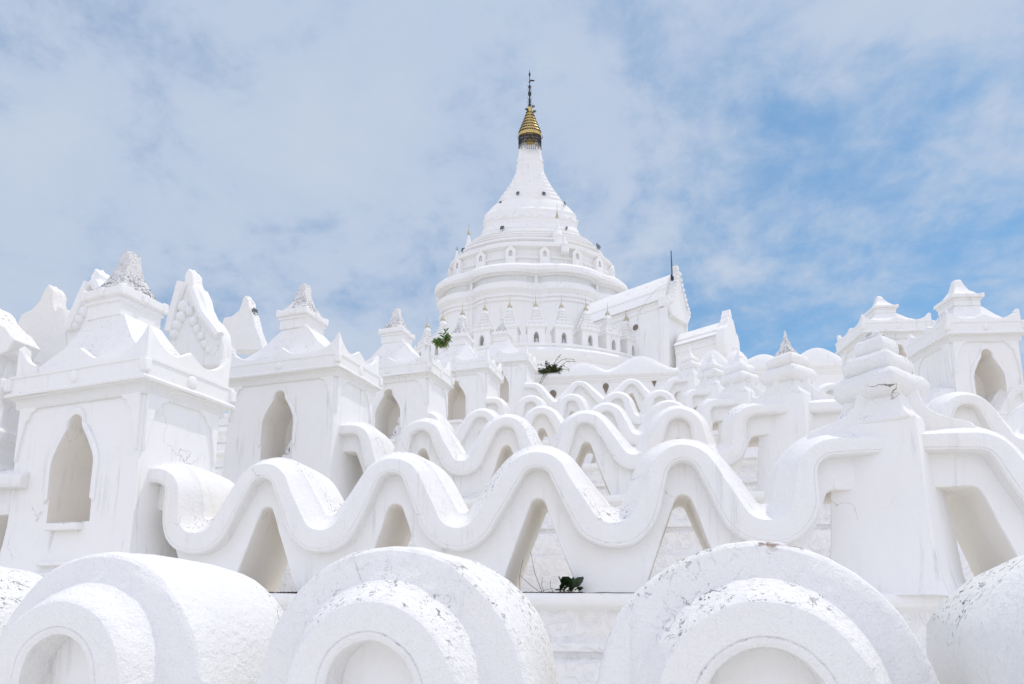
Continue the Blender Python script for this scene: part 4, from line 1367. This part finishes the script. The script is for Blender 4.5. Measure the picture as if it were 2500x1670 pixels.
def flame_gable(x, w, zr, ze, tip):
    o = []
    n = 18
    for i in range(n + 1):
        u = i / n
        y = -w * 1.18 * (1 - u) ** 1.0
        z = ze - .35 + (zr + .25 - ze + .35) * (u ** 1.25)
        o.append((y, z + (.16 if i % 2 else 0) * (1 - .3 * u)))
    o.append((-.16, zr + .42)); o.append((-.10, zr + .5)); o.append((-.13, zr + .62)); o.append((-.05, zr + tip * .8)); o.append((0, zr + tip))
    full = o + [(-y, z) for y, z in reversed(o[:-1])] + [(w * .8, ze - 1.0), (-w * .8, ze - 1.0)]
    return MB().slab(full, (x, 0, 0), (0, 1, 0), (0, 0, 1), .38)


fg = flame_gable(RG, HW, zr - .15, ze, .62)
fg.build('flame_gable', M_PAG, hall, bevel=.05, jit=.03, freq=4)
rk = MB()
for sg in (-1, 1):
    for i in range(9):
        u = i / 8
        rk.ball((RG + .22, sg * HW * .95 * (1 - u * .9), ze - .2 + (zr - ze + .1) * u ** 1.2), .10, .13, .14, 8, 5)
rk.build('gable_crocket', M_PAG, hall, jit=.03, freq=5)
for sg in (-1, 1):
    cl = MB()
    cl.box((RG - .25, sg * (HW + .10), ze - .12), (.55, .22, .62))
    cl.box((RG - .25, sg * (HW + .04), (ze - 3.6) / 2), (.5, .16, ze + 3.0 - .4))
    cl.build('corner_pilaster', M_PAG, hall, bevel=.03, jit=.02, freq=3)
best = None
for i in range(400):
    r_ = 3 + i * .03
    q = Vector((PCX + math.sin(AX) * r_ - math.cos(AX) * HW, PCY - math.cos(AX) * r_ - math.sin(AX) * HW, 0))
    e = abs(q.x / q.y - ratio(1553, 800))
    if best is None or e < best[0]: best = (e, r_, P(1553, 800, q.y).z - (zt_ - .06))
_, RV, ZV = best
vb_ = MB()
vb_.lathe([(.20, 0), (.20, .05), (.25, .055), (.25, 0)], n=20, cap0=False, cap1=False)
vr = vb_.build('vent_rim', M_PAG, hall)
vd = MB().lathe([(.002, .012), (.20, .012), (.20, .004), (.002, .004)], n=20).build('vent_shade', M_HOLE, hall)  # dark disc painted in place of the shade inside the vent
for o_ in (vr, vd):
    o_.rotation_euler = (R(90), 0, 0)
    o_.location = (RV, -HW - .002, ZV)
# lower porch
RP = r_at(1775, 800)
PW = .8
zr2 = hall_z(1740, 795, RP - .9)
ze2 = hall_z(1735, 838, RP - 1.0)
porch = thing('gabled_porch', (PCX, PCY, zt_ - .06), 'lower white gabled porch with a knobbed tip right of the big gabled hall', 'building', rot=-math.pi / 2 + AX)
hall_body(RG + .2, RP - .1, PW, zr2, ze2, -4.0).build('wall', M_PAG, porch, ang=28, jit=.01)
gable_roof(RG + .2, RP - .1, PW, zr2, ze2).build('roof', M_PAG, porch, ang=28, jit=.015)
o = [(-PW - .2, ze2 - .5), (-PW - .22, ze2 + .0), (-PW - .08, ze2 + .35), (-PW * .74, zr2 - .5), (-PW * .5, zr2 - .2), (-.34, zr2 + .02), (-.24, zr2 + .12), (-.17, zr2 + .22), (-.20, zr2 + .30), (-.10, zr2 + .45), (0, zr2 + .68)]
MB().slab(o + [(-y, z) for y, z in reversed(o[:-1])] + [(PW - .2, ze2 - 1.5), (-PW + .2, ze2 - 1.5)], (RP, 0, 0), (0, 1, 0), (0, 0, 1), .5).build('gable_front', M_PAG, porch, bevel=.07, jit=.04, freq=3)

# lightning rod and wire
rb_ = P(1641, 678, 36.4)
rod = thing('lightning_rod', rb_, 'thin dark blue rod standing on the ridge of the gabled hall', 'rod')
tp_ = P(1638.5, 612, 36.4) - rb_
MB().lathe([(.045, -.2), (.045, tp_.z * .5), (.03, tp_.z * .98), (.045, tp_.z * .985), (.01, tp_.z)], n=8).build('rod', M_RODBLUE, rod)
MB().box((0, 0, -.05), (.16, .16, .2)).box((-.05, 0, .14), (.06, .12, .08)).build('rod_bracket', M_BLACK, rod)
w0, w1 = P(1626, 694, 36.3), P(1551, 798, 38.2)
mid = P(1578, 735, 36.6)
ct = tag(MB().tube([w0, w0.lerp(mid, .5) + Vector((0, -.1, .15)), mid, mid.lerp(w1, .5) + Vector((-.15, -.3, 0)), w1], .010, .010, 5).build('hanging_cable', M_CABLE), 'thin grey cable hanging from the hall roof to its round vent', 'cable')

# floodlights -----------------------------------------------------------


def floodlight(p, size, yaw, pitch, label, roll=0.0):
    rt = thing('floodlight', p, label, 'floodlight', 'floodlights around the pagoda', rot=yaw)
    M = Matrix.Rotation(pitch, 3, 'X') @ Matrix.Rotation(roll, 3, 'Y')
    mb = MB()
    mb.box((0, 0, size * .55), (size, size * .32, size * .9), M=M)
    mb.box(M @ Vector((0, size * .2, 0)) + Vector((0, 0, size * .55)), (size * .6, size * .2, size * .5), M=M)
    mb.build('housing', M_STEEL, rt, bevel=size * .05)
    MB().box(M @ Vector((0, -size * .17, 0)) + Vector((0, 0, size * .55)), (size * .88, size * .05, size * .76), M=M).build('lens', M_GLASS, rt)
    MB().tube([(-size * .55, 0, size * .55), (-size * .55, .0, -.02), (size * .55, 0, -.02), (size * .55, 0, size * .55)], size * .05, size * .05, 5).tube([(0, 0, 0), (0, size * .9, -size * .5)], size * .06, size * .06, 5).build('bracket', M_BLACK, rt)


for px, py, sz, yaw, label in ((1264, 474, .21, -.35, 'small grey floodlight left of the middle on the ringed spire cone'), (1328, 475, .23, .25, 'dark floodlight right of the middle on the ringed spire cone'),
                               (1226, 560, .27, -.3, 'dark square floodlight on the left shoulder of the bell')):
    p = pag_point(px, py, .16)
    floodlight(p, sz, yaw, R(-20), label)
floodlight(P(1221, 498, DC - .4), .24, -1.0, R(-25), 'floodlight sticking out of the left edge of the spire cone', R(35))
floodlight(P(1379, 499, DC - .6), .22, 1.2, R(-20), 'floodlight at the right edge of the spire cone', R(35))
floodlight(P(1131, 614, DC - 1.2), .26, -.4, R(-10), 'tiny dark floodlight beside the left corner stupa')
floodlight(P(1461, 606, DC - 1.4), .34, .9, R(-30), 'black floodlight sticking out over the right shoulder of the pagoda', R(25))
MB().tube([P(1467, 622, DC - 1.3), P(1466.5, 605, DC - 1.3)], .02, .015, 5)
p = P(622, 764, 13.5)
floodlight(p, .11, .9, R(-35), 'small grey floodlight clamped to the tip of a horn-shaped gable on the left', R(30))

# ------------------------------------------------------------------ plants


def leaf(mb, base, d, ln, wd, rnd, fold=.25):
    d = d.normalized()
    side = d.cross(Vector((rnd.uniform(-.4, .4), rnd.uniform(-.4, .4), 1))).normalized()
    up = side.cross(d)
    pts = []
    V = [base, base + d * ln * .35 + side * wd * .5 + up * wd * fold, base + d * ln * .75 + side * wd * .36 + up * wd * fold * .6 - Vector((0, 0, ln * .06)), base + d * ln - Vector((0, 0, ln * .16)),
         base + d * ln * .75 - side * wd * .36 + up * wd * fold * .6 - Vector((0, 0, ln * .06)), base + d * ln * .35 - side * wd * .5 + up * wd * fold, base + d * ln * .4, base + d * ln * .76 - Vector((0, 0, ln * .05))]
    mb.add(V, [(0, 1, 6), (1, 2, 7, 6), (2, 3, 7), (0, 6, 5), (6, 7, 4, 5), (7, 3, 4)])


def bush(name, base, label, clumps, nst, nl, ln, wd, mat, seed, spread=.6, droop=0.0):
    rt = thing(name, base, label, 'plant')
    rnd = random.Random(seed)
    st, lf = MB(), MB()
    for (cx_, cz_, cr, ch) in clumps:
        for s_ in range(nst):
            a = rnd.uniform(0, 2 * math.pi)
            top = Vector((cx_ + cr * rnd.uniform(-1, 1), rnd.uniform(-.6, .6) * cr, cz_ + ch * rnd.uniform(.35, 1)))
            root = Vector((cx_ * .35, .05, 0))
            mid = root.lerp(top, .5) + Vector((rnd.uniform(-.05, .05), rnd.uniform(-.05, .05), .04 - droop))
            st.tube([root, mid, top], .012, .004, 5)
            for q in range(nl):
                t = .25 + .75 * q / nl
                p = root.lerp(mid, t * 2) if t < .5 else mid.lerp(top, t * 2 - 1)
                dd = Vector((rnd.uniform(-1, 1), rnd.uniform(-1, 1), rnd.uniform(-.5, .9)))
                leaf(lf, p + Vector((rnd.uniform(-1, 1), rnd.uniform(-1, 1), rnd.uniform(-1, 1))) * .02, dd, ln * rnd.uniform(.6, 1.2), wd * rnd.uniform(.7, 1.2), rnd)
    st.build('stem', M_TWIG, rt)
    lf.build('foliage', mat, rt, ang=80)
    return rt


def up_at(px, py, d):
    return P(px, py, d)


bush('shrub', P(1082, 846, 16.0), 'bright green leafy shrub sprouting from a shrine roof', [(-.15, -.04, .10, .28), (.10, .02, .12, .44)], 10, 12, .135, .048, M_LEAF, 4)
vn = P(1340, 912, 28.25)
vb = bush('creeper', vn, 'dark green creeper spilling over the corner of the scalloped parapet', [(-.25, -.1, .35, .30), (.1, .1, .38, .48), (.38, .1, .25, .25)], 16, 16, .12, .07, M_VINE, 8, droop=.03)
vt, vl = MB(), MB()
rnd = random.Random(12)
for tgt in ((1283, 918), (1290, 935), (1311, 965), (1311, 950), (1402, 880), (1408, 886), (1372, 870), (1400, 917), (1388, 905), (1300, 900), (1370, 918)):
    e = P(tgt[0], tgt[1], 28.2) - vn
    pts = [Vector((rnd.uniform(-.3, .3), -.05, .1))]
    for t in (.25, .5, .75, 1):
        q = pts[0].lerp(e, t) + Vector((rnd.uniform(-.07, .07), -.08, .22 * math.sin(math.pi * t) + rnd.uniform(-.05, .05)))
        pts.append(q)
    vt.tube(pts, .014, .006, 5)
    for a, b in zip(pts[:-1], pts[1:]):
        for t in (0.1, .4, .7):
            leaf(vl, a.lerp(b, t), Vector((rnd.uniform(-1, 1), rnd.uniform(-1, .3), rnd.uniform(-1, .6))), .075, .05, rnd)
vt.build('runner', M_TWIG, vb)
vl.build('runner_leaf', M_VINE, vb, ang=80)

# leafy weed and dry stems in the opening of the second wall
pw = tpt(2, ts(2, 1378, 1440), .02)
wd = thing('weed', pw, 'dark broad-leaved weed growing in an A-shaped opening of the second wavy wall', 'plant')
lf, st = MB(), MB()
rnd = random.Random(5)
for i in range(9):
    a = rnd.uniform(-1, 1)
    b = Vector((rnd.uniform(-.07, .12), rnd.uniform(0, .12), rnd.uniform(.01, .05)))
    leaf(lf, b, Vector((a * .7, rnd.uniform(-.4, .2), rnd.uniform(.5, 1.0))), rnd.uniform(.14, .21), rnd.uniform(.10, .14), rnd, .1)
    st.tube([Vector((.05, .05, -.01)), b], .005, .004, 5)
for i in range(7):
    leaf(lf, Vector((rnd.uniform(-.02, .16), rnd.uniform(0, .1), .02)), Vector((rnd.uniform(-1, 1), -.4, rnd.uniform(.05, .4))), .10, .07, rnd, .1)
lf.build('foliage', M_LEAFDARK, wd, ang=80)
st.build('stem', M_TWIG, wd)
pd = tpt(2, ts(2, 1325, 1440), .12)
ds = thing('dry_weed', pd, 'thin dry stems rising from the ledge beside the dark broad-leaved weed', 'plant')
tw = MB()
for tx, tz, sx in ((-.14, .42, -.02), (-.22, .34, -.25), (-.02, .16, 0.0), (.06, .13, .1), (-.25, .18, -.02), (.10, .05, -.08)):
    tw.tube([(sx, 0, -.01), (sx + (tx - sx) * .5 - .02, .02, tz * .5), (tx, .03, tz)], .0035, .002, 5)
tw.build('stem', M_TWIG, ds)
# tuft on the pagoda shoulder and a twiggy tuft on the left pot
bush('tuft', pag_point(1383, 562, .1), 'small dull green tuft rooted on the right shoulder of the bell', [(-.02, 0, .16, .34)], 8, 9, .07, .035, M_VINE, 3)
bush('tuft', P(1115, 616, DC - .4), 'sparse twiggy tuft above the pot on the left of the pagoda', [(.02, .1, .12, .62)], 5, 6, .05, .03, M_VINE, 6)

# debris of soil on the second ledge
sl = MB()
rnd = random.Random(2)
for i in range(150):
    px = rnd.choice((rnd.uniform(1245, 1420), rnd.uniform(610, 745)))
    q = tpt(2, ts(2, px, 1440), rnd.uniform(-.03, .30), .003)
    r_ = rnd.uniform(.006, .022)
    sl.ball(q, r_ * 1.6, r_ * 1.3, r_ * .6, 6, 4)
tag(sl.build('soil_debris', M_SOIL, jit=.004, freq=40), 'dark crumbs of soil and leaf litter on the ledge', 'debris', kind='stuff')
